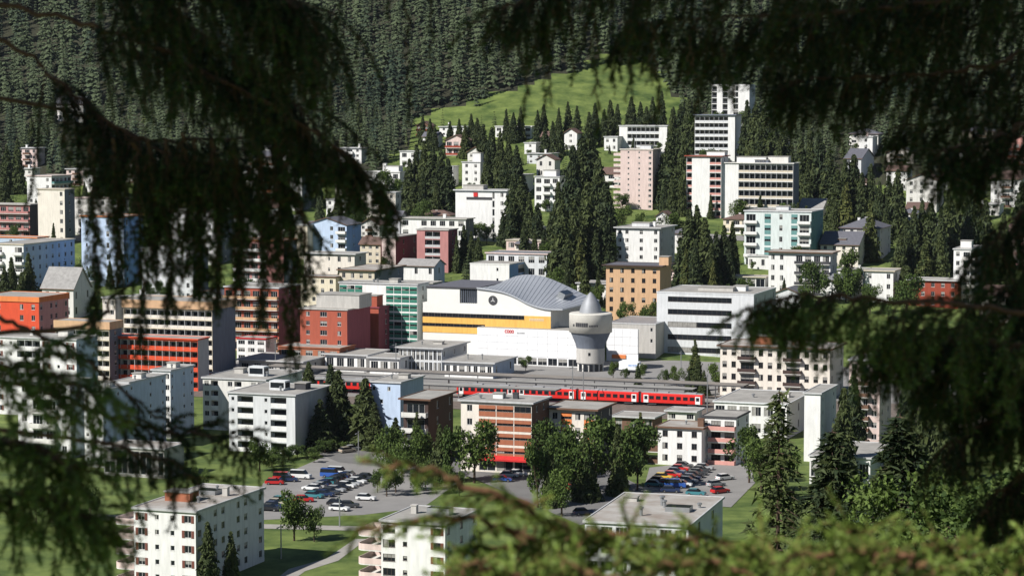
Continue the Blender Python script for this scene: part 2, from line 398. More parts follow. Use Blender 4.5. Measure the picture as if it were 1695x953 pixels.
    for it in extra:
        kind, u, v, a, b, h = it[:6]; col = W(it[6]) if len(it) > 6 else W('lightgrey'); zz = H - .085 if roof == 'flat' else H
        mb = MB()
        if kind == 'chimney':
            mb.box(0, a, 0, b, -1.5, h); mb.box(-.1, a+.1, -.1, b+.1, h+.002, h+.15); link('chimney', mb.mesh('chimney', [col]), r, (u*w, v*d, zz))
        elif kind == 'vent':
            mb.lathe([(a, 0), (a, h), (a*1.6, h+.05), (a*1.6, h+.3), (0, h+.45)], 8); link('roof_vent', mb.mesh('roof_vent', [M_METAL]), r, (u*w, v*d, zz))
        elif kind == 'skylight':
            mb.box(0, a, 0, b, 0, h, 0, top=1); link('skylight', mb.mesh('skylight', [M_METAL, M_GLASS]), r, (u*w, v*d, zz))
        elif kind == 'glassbox':
            mb.box(0, a, 0, b, 0, h); mb.quad((.3, -.03, .6), (a-.3, -.03, .6), (a-.3, -.03, h-.4), (.3, -.03, h-.4), m=1); mb.quad((a+.03, .3, .6), (a+.03, b-.3, .6), (a+.03, b-.3, h-.4), (a+.03, .3, h-.4), m=1)
            link('roof_hut', mb.mesh('roof_hut', [col, M_GLASS]), r, (u*w, v*d, zz))
        elif kind == 'box':
            mb.box(0, a, 0, b, 0, h, 0); mb.box(-.2, a+.2, -.2, b+.2, h+.003, h+.2, 1); link('penthouse', mb.mesh('penthouse', [col, M_GRAVEL]), r, (u*w, v*d, zz))
        elif kind == 'pole':
            mb.lathe([(a, 0), (a*.6, h)], 6); link('antenna', mb.mesh('antenna', [M_METAL]), r, (u*w, v*d, zz))
    pr = [project((q.x, q.y, c.z + H / 2))[0] for q in (o, o + ex*w, o + ex*w + ey*d, o + ey*d)]
    BUILT.append((o, ex, ey, w, d, ref, min(pr), max(pr), project((c.x, c.y, c.z))[1], project((c.x, c.y, c.z + H))[1]))
    return root, w, d, H

# ---------------------------------------------------------------- the town: nearest blocks first
PAL['skyblue'] = (.48, .58, .74); PAL['ivory'] = (.74, .68, .60)
B = building
B('apartment_building', 'white four-window apartment block with brown shutters, flat roof and rounded pink balconies', 'white block with brown shutters', 'building',
  222, 325, 437, 845, 975, 'white', 5, 'rssr', 'w.ww.ww.w', 'w.w..RR', par='pink', bd=4.2, side='lightgrey', fas='grey', rm=M_GRAVEL2,
  extra=(('box', .15, .30, 5, 3.5, 1.6, 'rust'), ('skylight', .3, .6, 4, 3, .8), ('vent', .7, .3, .25, .25, .8), ('vent', .5, .75, .2, .2, .8), ('chimney', .75, .6, 1, 1, 1.5, 'concrete')))
B('apartment_building', 'white apartment block with pink balconies half hidden by the lit spruce spray', 'white block behind the lit spray', 'building',
  631, 737, 790, 866, 992, 'white', 5, 'Ws.r', 'w.w.w', 'w.RR', par='pink', bd=4.8, side='lightgrey', dark=True,
  extra=(('skylight', .45, .5, 4.2, 2.2, 1.2), ('chimney', .2, .5, 1, 1, 1.4, 'concrete'), ('vent', .8, .3, .25, .25, .7)))
B('commercial_building', 'low block with wide stained gravel roof and grey-blue side wall above the lit spray', 'low gravel-roofed block', 'building',
  968, 1139, 1196, 869, 962, 'lightgrey', 3, 'WWWWWWW', '.W.W.', '', yaw=16, dmax=34, rm=M_GRAVEL2,
  extra=(('skylight', .62, .42, 4.6, 3.2, .9), ('vent', .52, .62, .35, .35, 1.5), ('vent', .57, .55, .3, .3, 1.1), ('vent', .45, .25, .3, .3, 1.3), ('vent', .9, .6, .3, .3, .6), ('box', .1, .7, 2.5, 2, .8, 'concrete')))
B('apartment_building', 'grey-white block with recessed balconies and blank shaded side beside the parking lot', 'grey-white block beside the parking lot', 'building',
  379, 489, 547, 653, 752, 'lightgrey', 5, 'sll.sll.', '', '', par='white', side='grey', fas='grey', dmax=26,  # greyer side colour has the side's shadow painted in
  extra=(('glassbox', .42, .35, 4.2, 3, 2.3), ('box', .72, .5, 3, 3, 1.5, 'charcoal'), ('vent', .62, .3, .25, .25, .8), ('chimney', .3, .6, .9, .9, 1.2, 'concrete')))
B('apartment_building', 'white block with glazed roof hut, behind the grey-white block', 'white block with glazed roof hut', 'building',
  336, 440, 500, 628, 716, 'offwhite', 5, 'wl.wl.wl', '', '', par='white', extra=(('glassbox', .55, .3, 4.4, 3, 2.5), ('vent', .85, .3, .25, .25, 1), ('box', .2, .5, 2.5, 2.5, 1.2, 'concrete')))
for k, (a, c_, b_, t_, g_, lab, ref) in enumerate((
        (140, 172, 214, 645, 775, 'foremost step of the staggered pale apartment row with blue-shaded sides', 'foremost staggered block'),
        (186, 214, 275, 632, 748, 'middle step of the staggered pale apartment row with blue-shaded sides', 'middle staggered block'),
        (252, 283, 321, 612, 726, 'rear step of the staggered pale apartment row under the red-orange netting', 'rear staggered block'))):
    B('apartment_building', lab, ref, 'building', a, c_, b_, t_, g_, 'white', 6, 's.w', 's..s.s', side='lightblue', group='staggered pale apartment row', dmax=20,  # light blue sides put the row's blue shade into the plaster
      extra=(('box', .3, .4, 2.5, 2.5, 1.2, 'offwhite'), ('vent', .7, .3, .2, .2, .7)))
B('apartment_building', 'long white block with dark red shutters at the edge of the spruce', 'white block with dark red shutters', 'building',
  -30, 128, 162, 561, 692, 'white', 7, 'rrsllrsr', 's.s', par='white', side='lightblue', extra=(('chimney', .4, .5, 1, 1, 1.3, 'white'), ('box', .7, .5, 3, 3, 1.5, 'offwhite')))
B('house', 'white house with balconies deep behind the hanging green spruce branch', 'white house behind the green branch', 'house', 30, 118, 150, 632, 760, 'white', 5, 'wbbw', 'w.w', par='offwhite', side='lightgrey')
B('garage', 'low concrete garage row with gravel roof behind drooping twigs', 'low concrete garage row', 'garage', 172, 272, 305, 742, 792, 'concrete', 1, 'GGGGG', 'w..', rm=M_GRAVEL2)
B('apartment_building', 'pale blue block with nearly blank sunlit front between dark conifers and brown block', 'pale blue block', 'building',
  613, 663, 701, 632, 742, 'skyblue', 5, ['....', '....', '....', '.s..', 's.s.'], '', side='lightblue', fas='grey', extra=(('vent', .4, .4, .25, .25, .8), ('box', .55, .5, 2.5, 2, 1, 'concrete')))
B('house', 'dark brown timber house with white balcony fronts next to the pale blue block', 'dark timber house', 'house',
  668, 709, 757, 660, 768, 'darkbrown', 4, 'bb', '.w.w', par='offwhite', bd=1.6, side='brown', over=1.0, fas='brown', rm=M_GRAVEL, dmax=16)
r10, w10, d10, h10 = B('apartment_building', 'five-storey block with a grid of rust-orange panels and red awning below', 'block with rust-orange panels', 'building',
  763, 880, 909, 666, 786, 'ivory', 5, ['.GGG', 'wpqp', 'wqpq', 'wpqp', 'wqpq'], '.w.w.', side='brown', panel='rust', fas='grey', over=.6, dmax=18,
  extra=(('box', .35, .4, 2.4, 2, 1.1, 'white'), ('vent', .5, .5, .25, .25, .9), ('chimney', .62, .45, 1.2, .9, 1.3, 'charcoal'), ('vent', .2, .3, .3, .3, .5)))
mb = MB(); mb.prism([(0, 0), (0, .05), (w10 * .74, .05), (w10 * .74, 0)], -1.6, -.02); mb.quad((0, -.02, .7), (w10*.74, -.02, .7), (w10*.74, -1.6, .06), (0, -1.6, .06)); mb.quad((0, -1.61, .06), (w10*.74, -1.61, .06), (w10*.74, -1.61, -.35), (0, -1.61, -.35))
link('awning', mb.mesh('awning', [W('red')]), r10, (w10 * .25, 0, h10 / 5 + .0))
B('apartment_building', 'flat-roofed house with cream piers and dark gable side right of the rust-panelled block', 'flat-roofed house with cream piers', 'house',
  909, 985, 1013, 677, 778, 'ivory', 4, ['wwww', 'wpwq', 'wqwp', 'wpwq'], '.w.w', side='charcoal', panel='orange', over=1.0, fas='brown', rm=M_GRAVEL)
B('apartment_building', 'white house with three rows of three windows above the right parking yard', 'white house above the right yard', 'house',
  1089, 1161, 1166, 708, 772, 'white', 3, 'www', '', '..b', par='brown', bd=2.4, dark=True, over=.6, fas='brown', rm=M_GRAVEL2, dmin=11, extra=(('chimney', .85, .2, 1.4, 1.2, 1.8, 'brown'), ('vent', .5, .5, .2, .2, .6)))
B('apartment_building', 'white block with stacked reddish balconies, joined to the three-window white house', 'white block with reddish balconies', 'building',
  1163, 1218, 1235, 690, 770, 'white', 4, 'sbbbb', 'w.w', par='palered', bd=1.5, dark=True, side='lightgrey', dmin=12, fas='charcoal')
B('commercial_building', 'long low white building right of the train with shaded side', 'long low white building', 'building',
  1182, 1302, 1385, 668, 728, 'white', 2, 'WWWWWW', 'w.w.w', side='lightgrey', fas='lightgrey', rm=M_GRAVEL, dmax=26, extra=(('vent', .4, .4, .3, .3, .6), ('box', .7, .5, 3, 2, 1, 'offwhite')))
B('apartment_building', 'tall narrow white block end with blue-grey shaded flank near the thin dark spruce', 'narrow white block end', 'building',
  1331, 1357, 1384, 650, 765, 'white', 5, '', 's.s', side='lightgrey')
B('apartment_building', 'pinkish flat-roofed apartment block with dark stacked balconies behind the right bough tip', 'pinkish block with dark balconies', 'building',
  1192, 1373, 1396, 577, 662, 'ivory', 4, 'wwbbwwwbbwww', 'w.w', par='darkbrown', bd=1.3, side='beige', over=.9, fas='brown', rm=M_GRAVEL2, dark=True,
  extra=(('box', .25, .3, 6, 4, 2.4, 'rust'), ('chimney', .6, .4, 1, 1, 1.4, 'brown')))
B('apartment_building', 'salmon apartment block glimpsed under the big right bough', 'salmon block under the right bough', 'building', 1405, 1455, 1475, 596, 735, 'pink', 7, 'wbw', 'ww', par='brown', side='pink')
B('commercial_building', 'low white shed behind the leafy bushes at lower right', 'low white shed', 'shed', 1340, 1440, 1475, 757, 808, 'white', 1, 'WWWWW', 'w', side='lightgrey')
# station
B('station_building', 'grey flat-roofed station hall with a grid of square panes', 'station hall with grid glazing', 'station', 660, 731, 773, 576, 619, 'lightgrey', 2, 'GGGGGGGGGG', 'w.w.w', side='grey', over=.9, dmax=24, extra=(('box', .5, .5, 3, 2, .8, 'concrete'), ('vent', .3, .4, .2, .2, .7)))
B('station_building', 'low white station annex with row of windows, right of the station hall', 'low white station annex', 'station', 736, 816, 851, 600, 628, 'white', 1, 'wwWwwWw', 'w.w', side='lightblue', over=.9, dmax=22, extra=(('vent', .3, .4, .2, .2, 1.2), ('vent', .6, .4, .2, .2, 1.4)))
B('station_building', 'low white kiosk building with grey roof in front of the brick block', 'low white kiosk building', 'station', 538, 606, 640, 587, 617, 'white', 1, 'WWWW', 'w', over=.9, dmax=18)
B('station_building', 'small white waiting room between the kiosk building and the station hall', 'small white waiting room', 'station', 612, 660, 690, 592, 622, 'white', 1, 'WWW', 'w', over=.8, dmax=12)
B('storage_building', 'low grey storehouse roof on the square left of the kiosk building', 'low grey storehouse', 'shed', 395, 500, 545, 598, 622, 'concrete', 1, 'WWWWW', 'w', over=.8, dmax=20)
# brick, green and yellow group
B('apartment_building', 'red brick block with three window columns, maroon shaded side and grey penthouse', 'red brick block', 'building',
  497, 575, 613, 512, 608, 'brick', 6, 'wWw', '', side='maroon', fas='concrete', dmax=24, extra=(('box', .22, .25, 15, 10, 4.2, 'concrete'),))  # maroon side is the brick with its shade painted in
B('apartment_building', 'rear wing with shaded maroon flank and tall brick fin beside the red brick block', 'wing with shaded maroon flank', 'building',
  590, 627, 683, 508, 596, 'brick', 5, '', '.w.w.w.', side='maroon', fas='maroon', dmax=34, extra=(('box', .42, .0, 4.0, 5, 3.6, 'brick'),))  # maroon again paints the shade on the brick flank
B('shop', 'low rusty-orange shop front at the foot of the red brick block', 'low rusty-orange shop', 'shop', 462, 562, 592, 576, 613, 'rust', 2, 'WWWWW', 'w', fas='rust', dmax=12, bd=1)
B('apartment_building', 'white block with tall green panels behind the red brick block', 'white block with green panels', 'building',
  562, 691, 700, 470, 590, 'white', 8, 'pqp...pqpq', 'w', panel='green', side='mint', dmin=10, extra=(('vent', .4, .3, .3, .3, .7), ('vent', .45, .3, .3, .3, .9), ('box', .6, .3, 3, 3, 1.2, 'concrete')))
B('office_building', 'pale grey office block with long dark ribbon windows right of the round tower', 'pale grey office block', 'office',
  1087, 1247, 1290, 487, 596, 'lightgrey', 5, '.gggggg..', 'w.w.w', side='grey', fas='lightgrey', over=.1, dmax=30, extra=(('box', .35, .3, 12, 6, 1.2, 'concrete'), ('box', .7, .4, 4, 4, 1.6, 'white')))
B('commercial_building', 'low concrete wing with two small windows between round tower and grey office', 'low concrete wing', 'building',
  1005, 1085, 1120, 536, 594, 'concrete', 3, ['......', '.....s', '.....s'], '', over=.1, rm=M_TIN, dmax=30)
B('apartment_building', 'peach block with five window columns and dark eaves above the round tower', 'peach block', 'building',
  1003, 1092, 1111, 440, 540, 'peach', 6, 'wwwww', '..', side='peach', over=1.2, fas='darkbrown', rm=M_SLATE, dmin=12, dark=True, extra=(('box', .93, .25, 3.4, 4, 3.0, 'peach'),))
B('apartment_building', 'white five-storey block with shaded flank directly above the peach block', 'white block above the peach block', 'building',
  1020, 1091, 1117, 377, 462, 'white', 6, 'ww.w.w', 'w.w', side='grey', over=.9, fas='grey', extra=(('box', .25, .3, 7, 5, 1.4, 'lightgrey'), ('chimney', .7, .4, 1, 1, 1.8, 'white')))  # grey side paints the shade on a white flank
B('tower_block', 'pink eleven-storey tower block standing among spruces', 'pink tower block', 'building',
  1027, 1080, 1094, 247, 348, 'pink', 11, '.s.s.w', '.t', '...b', par='pink', bd=3.2, side='pink', fas='ivory', dmin=13, extra=(('box', .5, .4, 5, 4, 1.6, 'lightgrey'), ('pole', .3, .5, .12, .12, 4)))
B('hotel', 'white balcony block with brown roof edge and blank end wall', 'white balcony block with brown roof edge', 'building',
  1136, 1193, 1203, 258, 362, 'white', 8, 'l...ll', 'w', par='palered', fas='redwood', over=.8, dmin=12, extra=(('box', .5, .4, 8, 5, 1.6, 'white'),))
B('hotel', 'long white block with six dark balcony bands and blank white pier', 'long block with balcony bands', 'building',
  1192, 1312, 1319, 270, 372, 'white', 7, '..llllll', '', par='beige', side='slate', fas='offwhite', over=.5, dmin=11, extra=(('box', .2, .3, 13, 6, 2.4, 'white'), ('box', .62, .4, 9, 5, 2.6, 'offwhite'), ('box', .45, .3, 6, 4, 1.2, 'slate')))
B('tower_block', 'grey-white tower with open balcony rows and bare white pier, near the hilltop', 'tower with bare white pier', 'building',
  1150, 1216, 1224, 190, 282, 'white', 8, 'lllll.', '', par='lightgrey', fas='slate', over=.8, dmin=12)
B('tower_block', 'topmost white tower with dark vertical window slots on the hillside', 'topmost white tower', 'building',
  1178, 1240, 1248, 140, 212, 'white', 7, 'l.l.G..', '', par='charcoal', fas='white', over=.1, dmin=12)
B('apartment_building', 'mint green and white block below the long balcony bands', 'mint green block', 'building',
  1232, 1342, 1362, 350, 446, 'mint', 5, 'bb.p.w.pbb', 'w.w', par='white', panel='teal', side='teal', fas='lightgrey', dmin=10, extra=(('box', .4, .4, 5, 4, 1.4, 'lightgrey'),))
B('house', 'small beige house with broad grey gable roof right of the balcony bands', 'beige house with grey gable', 'house', 1322, 1360, 1374, 346, 372, 'beige', 2, 'www', 'w', roof='gx', rise=4, rm=mat('roof_grey', (.30, .29, .28), .9, .2, .8))
B('house', 'large white villa with grey hip roof on the right slope', 'white villa with hip roof', 'house', 1390, 1456, 1474, 378, 432, 'offwhite', 4, 'wwbbw', 'w.w', roof='hip', rise=3.6, side='grey', extra=(('chimney', .5, .45, 1.1, 1.1, 3.8, 'white'), ('chimney', .3, .5, 1, 1, 3.4, 'white')))
B('house', 'cream house with grey gable roof and brown dormer, below the white villa', 'cream house with brown dormer', 'house', 1358, 1420, 1437, 405, 444, 'ivory', 3, 'wwww', 'w.w', roof='gx', rise=4.4, extra=(('box', .4, .15, 3.5, 3, 2.0, 'brown'),))
B('house', 'white house with charcoal upper storey under the cream house', 'white house with charcoal storey', 'house', 1272, 1374, 1385, 418, 490, 'white', 4, 'ww.bbbb', 'w', par='charcoal', side='grey', fas='brown', over=1.2, rm=M_GRAVEL2, dmin=11)
B('house', 'low white house with pale roof at the foot of the right slope', 'low white house with pale roof', 'house', 1362, 1416, 1428, 464, 498, 'white', 2, 'www', 'w', roof='gx', rise=1.8, rm=M_TIN)
B('house', 'white house with beige flat roof beside dark shrubs left of the red house', 'white house beside the red house', 'house', 1432, 1478, 1490, 448, 502, 'white', 3, 'w.w', 'w', fas='beige', over=.7)
B('house', 'deep red timber house with grey roof, above the right bough', 'deep red timber house', 'house', 1503, 1585, 1594, 464, 512, 'redwood', 3, 'wwwww', 'w', fas='grey', over=.8, dmin=9)
B('apartment_building', 'slim white block with balconies standing behind the red timber house', 'slim white block', 'building', 1578, 1606, 1624, 412, 506, 'white', 6, 'wb', 'bb', par='offwhite', extra=(('box', .2, .3, 4, 4, 2.5, 'white'),))
B('house', 'cream house with brown roof at the right edge above the bough', 'cream house at the right edge', 'house', 1622, 1668, 1705, 490, 535, 'ivory', 3, 'w.w', 'w.w', roof='gx', rise=2.5, rm=M_BROWNROOF)
B('house', 'white house with dark roof half hidden by the upper right bough', 'white house under the upper right bough', 'house', 1500, 1550, 1562, 298, 352, 'offwhite', 4, 'www', 'w', roof='gy', rise=2.5, rm=M_BROWNROOF)
B('house', 'white chalet near the right edge behind hanging twigs', 'white chalet at the right edge', 'house', 1640, 1690, 1720, 296, 345, 'white', 3, 'wbw', 'w', par='brown', roof='gx', rise=3, rm=M_BROWNROOF)
B('house', 'pink and white house at the right edge, halfway up', 'pink house at the right edge', 'house', 1664, 1712, 1740, 388, 440, 'pink', 3, 'wbw', '', par='rose', roof='gx', rise=3, rm=M_BROWNROOF)
B('house', 'reddish chalet at the right edge high on the slope', 'reddish chalet', 'house', 1664, 1712, 1730, 236, 275, 'palered', 3, 'bb', '', par='redwood', roof='gy', rise=3, rm=M_BROWNROOF)
B('house', 'small white house alone among dark spruces on the upper right slope', 'small white house among spruces', 'house', 1422, 1444, 1452, 226, 262, 'white', 3, 'w', 'w', dmin=7, extra=(('chimney', .4, .3, 1, 1, 2, 'pink'),))
B('house', 'grey-roofed house behind spruces right of the red chalet gable', 'grey-roofed house on the slope', 'house', 1398, 1425, 1448, 262, 300, 'lightgrey', 2, 'ww', '', roof='gx', rise=4)
B('house', 'narrow reddish timber house above the beige gabled house', 'narrow reddish timber house', 'house', 1352, 1368, 1376, 285, 335, 'redwood', 3, 'w', '', roof='gy', rise=3, rm=M_BROWNROOF, dmin=7)
# middle slope
rc, wc_, dc_, hc = B('hotel', 'white hotel with blank wall, dark roof band and small red sign', 'white hotel with red sign', 'building',
  754, 838, 848, 315, 402, 'white', 6, '....tw', 'w', over=.8, fas='lightgrey', dmin=10, extra=(('box', .1, .3, 9, 5, 1.8, 'concrete'),))
mb = MB(); mb.box(0, wc_ * .5, -.2, -.03, 0, 1.0); link('sign_board', mb.mesh('sign_board', [W('charcoal')]), rc, (wc_ * .22, 0, hc - 4.0))
mb = MB(); mb.box(0, 1.8, -.26, -.03, 0, 1.6); link('sign_board', mb.mesh('sign_board', [W('red')]), rc, (wc_ * .36, 0, hc - 2.8))
B('apartment_building', 'low wide white block with row of windows above the rose facade', 'low wide white block', 'building', 664, 771, 782, 362, 412, 'white', 3, 'W.WWWWW', 'w', side='slate', fas='concrete', over=.6, dmin=9, extra=(('chimney', .6, .4, 1.2, 1, 1.5, 'white'),))
B('apartment_building', 'rose and grey block with recessed balconies in the middle slope', 'rose block with recessed balconies', 'building', 690, 742, 754, 380, 452, 'rose', 5, '.ll.', 'w', par='grey', side='maroon', dmin=10, fas='concrete')
B('apartment_building', 'pink house end with dark maroon flank left of the rose block', 'pink house with maroon flank', 'house', 632, 655, 692, 392, 446, 'pink', 3, 'w', '.w.w', side='maroon', fas='concrete', dmax=22)
B('apartment_building', 'light blue house with dark double gables at mid-left', 'light blue gabled house', 'house', 508, 574, 598, 372, 430, 'skyblue', 4, 's.wb', 's', par='white', side='blue', roof='gy', rise=2.6)  # deeper blue side is the shaded copy of the front colour
B('house', 'cream wing adjoining the left of the light blue gabled house', 'cream wing', 'house', 488, 509, 516, 372, 430, 'cream', 4, 'w', '', dmin=9)
B('house', 'pale pink house with grey roof below the light blue gabled house', 'pale pink house', 'house', 503, 587, 606, 420, 476, 'ivory', 3, 'w.sww', 'w', side='grey', over=.8, fas='grey')
B('house', 'beige three-storey house with brown flat roof and grey flank left of the green-panelled block', 'beige three-storey house', 'house', 562, 620, 668, 447, 520, 'beige', 4, 'wwww', 'w.w', side='slate', over=.9, fas='brown', rm=M_GRAVEL2)
B('house', 'white villa with grey roof between beige house and dark spruces', 'white villa with grey roof', 'house', 660, 718, 736, 440, 482, 'white', 2, 'w.w.w', 'w', side='grey', roof='gx', rise=2, rm=mat('roof_grey', (.3, .29, .28)))
B('commercial_building', 'plain white box building behind the dark roof of the yellow-banded store', 'plain white box building', 'building', 778, 843, 872, 437, 492, 'white', 3, '...s.', '.G', side='blue', fas='white', over=.1)
B('commercial_building', 'pale metal-roofed hall with dark blue flank behind the plain white box', 'metal-roofed hall with blue flank', 'building', 805, 905, 918, 420, 482, 'lightgrey', 3, 'WWWWWW', 'w', side='blue', rm=M_TIN, fas='pink', over=.5, dmin=14)
B('house', 'white stepped villa with chimney high on the left slope', 'white stepped villa', 'house', 605, 662, 672, 284, 332, 'white', 3, 'WW.W', '', fas='white', extra=(('chimney', .45, .3, 1.6, 1.6, 3.5, 'white'), ('box', .5, .3, 7, 5, 2.4, 'white')))
B('house', 'cream apartment house under the white stepped villa', 'cream house under the stepped villa', 'house', 598, 655, 664, 318, 372, 'ivory', 4, 'wbbw', 'w', par='ivory', side='grey')
B('house', 'pale terrace house with long white parapet above the spruce group', 'pale terrace house', 'house', 662, 692, 700, 250, 278, 'white', 2, 'WW', '', dmin=8)
B('house', 'white house with square tower above the white hotel', 'white house with square tower', 'house', 765, 795, 803, 268, 316, 'white', 4, 'ww', 'w', extra=(('box', .5, .2, 4, 4, 4, 'white'),), dmin=8)
B('house', 'slim white chimney-like house left of the square tower house', 'slim white house', 'house', 742, 750, 756, 275, 312, 'white', 3, 's', '', dmin=7)
B('house', 'white gabled house uphill of the square tower house', 'white gabled house', 'house', 774, 800, 806, 252, 276, 'offwhite', 2, 'ww', '', roof='gy', rise=2.4, rm=M_BROWNROOF, dmin=8)
B('house', 'red and white chalet below the forest edge', 'red and white chalet', 'house', 738, 772, 780, 232, 258, 'pink', 2, 'bb', '', par='redwood', roof='gy', rise=2.4, rm=M_BROWNROOF, dmin=8)
B('house', 'stacked white villa between two spruce groups right of the hotel', 'stacked white villa', 'house', 885, 926, 936, 292, 350, 'white', 4, 'WbW', 'w', par='white', extra=(('box', .3, .2, 6, 5, 2.6, 'white'),), dmin=8)
B('house', 'small white house just uphill of the stacked white villa', 'small house above the stacked villa', 'house', 888, 918, 926, 264, 296, 'offwhite', 2, 'ww', '', roof='gy', rise=2.2, rm=M_BROWNROOF, dmin=8)
B('house', 'little white cottage in the spruces below the meadow', 'little white cottage', 'house', 868, 887, 892, 236, 256, 'white', 2, 'w', '', dmin=7)
B('house', 'long low white house at the lower edge of the meadow', 'long low house at the meadow', 'house', 820, 880, 886, 209, 230, 'white', 2, 'W.W.W', '', fas='white', dmin=8)
B('house', 'narrow white house with red gable under the meadow', 'narrow house with red gable', 'house', 934, 955, 960, 220, 250, 'white', 3, 'w', '', roof='gy', rise=2, rm=M_BROWNROOF, dmin=7)
B('apartment_building', 'white twin-winged block behind spruce tips above the pink tower', 'white twin-winged block', 'building', 1025, 1104, 1110, 208, 256, 'white', 4, '.llll.', '', par='lightgrey', dmin=9)
# behind the left tree
B('apartment_building', 'bright blue block with white lines seen through the left branches', 'bright blue block', 'building', 135, 206, 238, 358, 476, 'skyblue', 6, 's.ww', 'w.w', side='blue', fas='orange', over=.5)
B('tower_block', 'beige tower block at the far left behind a small dark spruce', 'beige tower block', 'building', 63, 108, 124, 313, 406, 'ivory', 6, '...w', 'w', side='slate', fas='beige')
B('apartment_building', 'white block with square windows behind the beige tower', 'white block behind the beige tower', 'building', 45, 86, 118, 291, 352, 'white', 5, 'w.w', 'bb', par='teal', side='lightgrey', fas='pink')
B('apartment_building', 'rose block with balcony rows at the left edge', 'rose block at the left edge', 'building', -25, 50, 66, 338, 396, 'rose', 4, 'bbb', '', par='rose', side='charcoal', fas='concrete', over=.8)
B('apartment_building', 'pale blue low block at the left edge below the rose block', 'pale blue low block', 'building', -25, 62, 70, 393, 452, 'lightblue', 4, 'w.w.w', '', fas='orange', over=.3, dmin=9)
B('apartment_building', 'block with long shaded blue flank full of windows at far left', 'block with long shaded flank', 'building', -10, 40, 124, 404, 486, 'white', 5, 'b.b', 'wwwwwwww', par='white', side='lightblue', fas='beige', dmax=60)  # light blue flank is painted shade on a white block
B('house', 'grey steep-roofed house with white gable beside the orange facade', 'grey steep-roofed house', 'house', 70, 122, 150, 478, 530, 'offwhite', 2, 'www', 'w.w', roof='gx', rise=7, side='lightgrey', rm=mat('roof_grey', (.3, .29, .28)))
B('apartment_building', 'vivid orange-red block with shaded brownish flank at the left edge', 'vivid orange-red block', 'building', -30, 66, 114, 492, 610, 'redorange', 6, 'ww.ww', 'w.ww.w', side='palered', fas='orange', over=.3, th=1.6)
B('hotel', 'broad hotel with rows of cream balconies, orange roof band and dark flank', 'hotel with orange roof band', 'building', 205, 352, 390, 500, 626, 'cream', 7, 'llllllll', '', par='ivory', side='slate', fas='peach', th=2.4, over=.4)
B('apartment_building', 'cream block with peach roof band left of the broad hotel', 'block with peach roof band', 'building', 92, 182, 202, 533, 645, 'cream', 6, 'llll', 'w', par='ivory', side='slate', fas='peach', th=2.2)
B('apartment_building', 'red-orange netted facade in front of the broad hotel', 'red-orange netted facade', 'building', 165, 328, 346, 561, 648, 'redorange', 5, 'llllllll', '', par='redorange', side='grey', fas='redorange', dmax=10)
B('apartment_building', 'white-framed narrow block between the two peach roof bands', 'narrow block between roof bands', 'building', 170, 192, 202, 492, 590, 'ivory', 6, 'sw', '', dmin=8)
B('apartment_building', 'pale house behind hanging twigs right of the white square-window block', 'pale house behind twigs', 'house', 122, 200, 214, 328, 392, 'offwhite', 4, 'w.ww', '', par='white', fas='pink')
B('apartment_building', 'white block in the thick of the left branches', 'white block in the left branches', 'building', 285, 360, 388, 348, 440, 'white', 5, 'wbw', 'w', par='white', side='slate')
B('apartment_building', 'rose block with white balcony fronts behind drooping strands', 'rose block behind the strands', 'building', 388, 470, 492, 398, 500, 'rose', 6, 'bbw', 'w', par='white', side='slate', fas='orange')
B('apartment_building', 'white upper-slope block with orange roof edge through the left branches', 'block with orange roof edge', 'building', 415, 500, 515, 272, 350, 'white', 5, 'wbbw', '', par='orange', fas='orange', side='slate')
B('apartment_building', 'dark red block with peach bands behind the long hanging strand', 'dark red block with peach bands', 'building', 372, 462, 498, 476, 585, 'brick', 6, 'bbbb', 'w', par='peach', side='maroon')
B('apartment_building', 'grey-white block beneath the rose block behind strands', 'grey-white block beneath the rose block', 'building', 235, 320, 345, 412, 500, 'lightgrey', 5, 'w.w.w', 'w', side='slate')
B('house', 'pale chalet at the forest edge at upper left', 'pale chalet at the forest edge', 'house', 92, 138, 150, 172, 205, 'offwhite', 2, 'wbw', '', par='brown', roof='gx', rise=3.5)
B('house', 'small pale cottage on the shaded slope at upper left', 'small pale cottage', 'house', 138, 160, 166, 292, 320, 'white', 2, 'w', '', dmin=7)

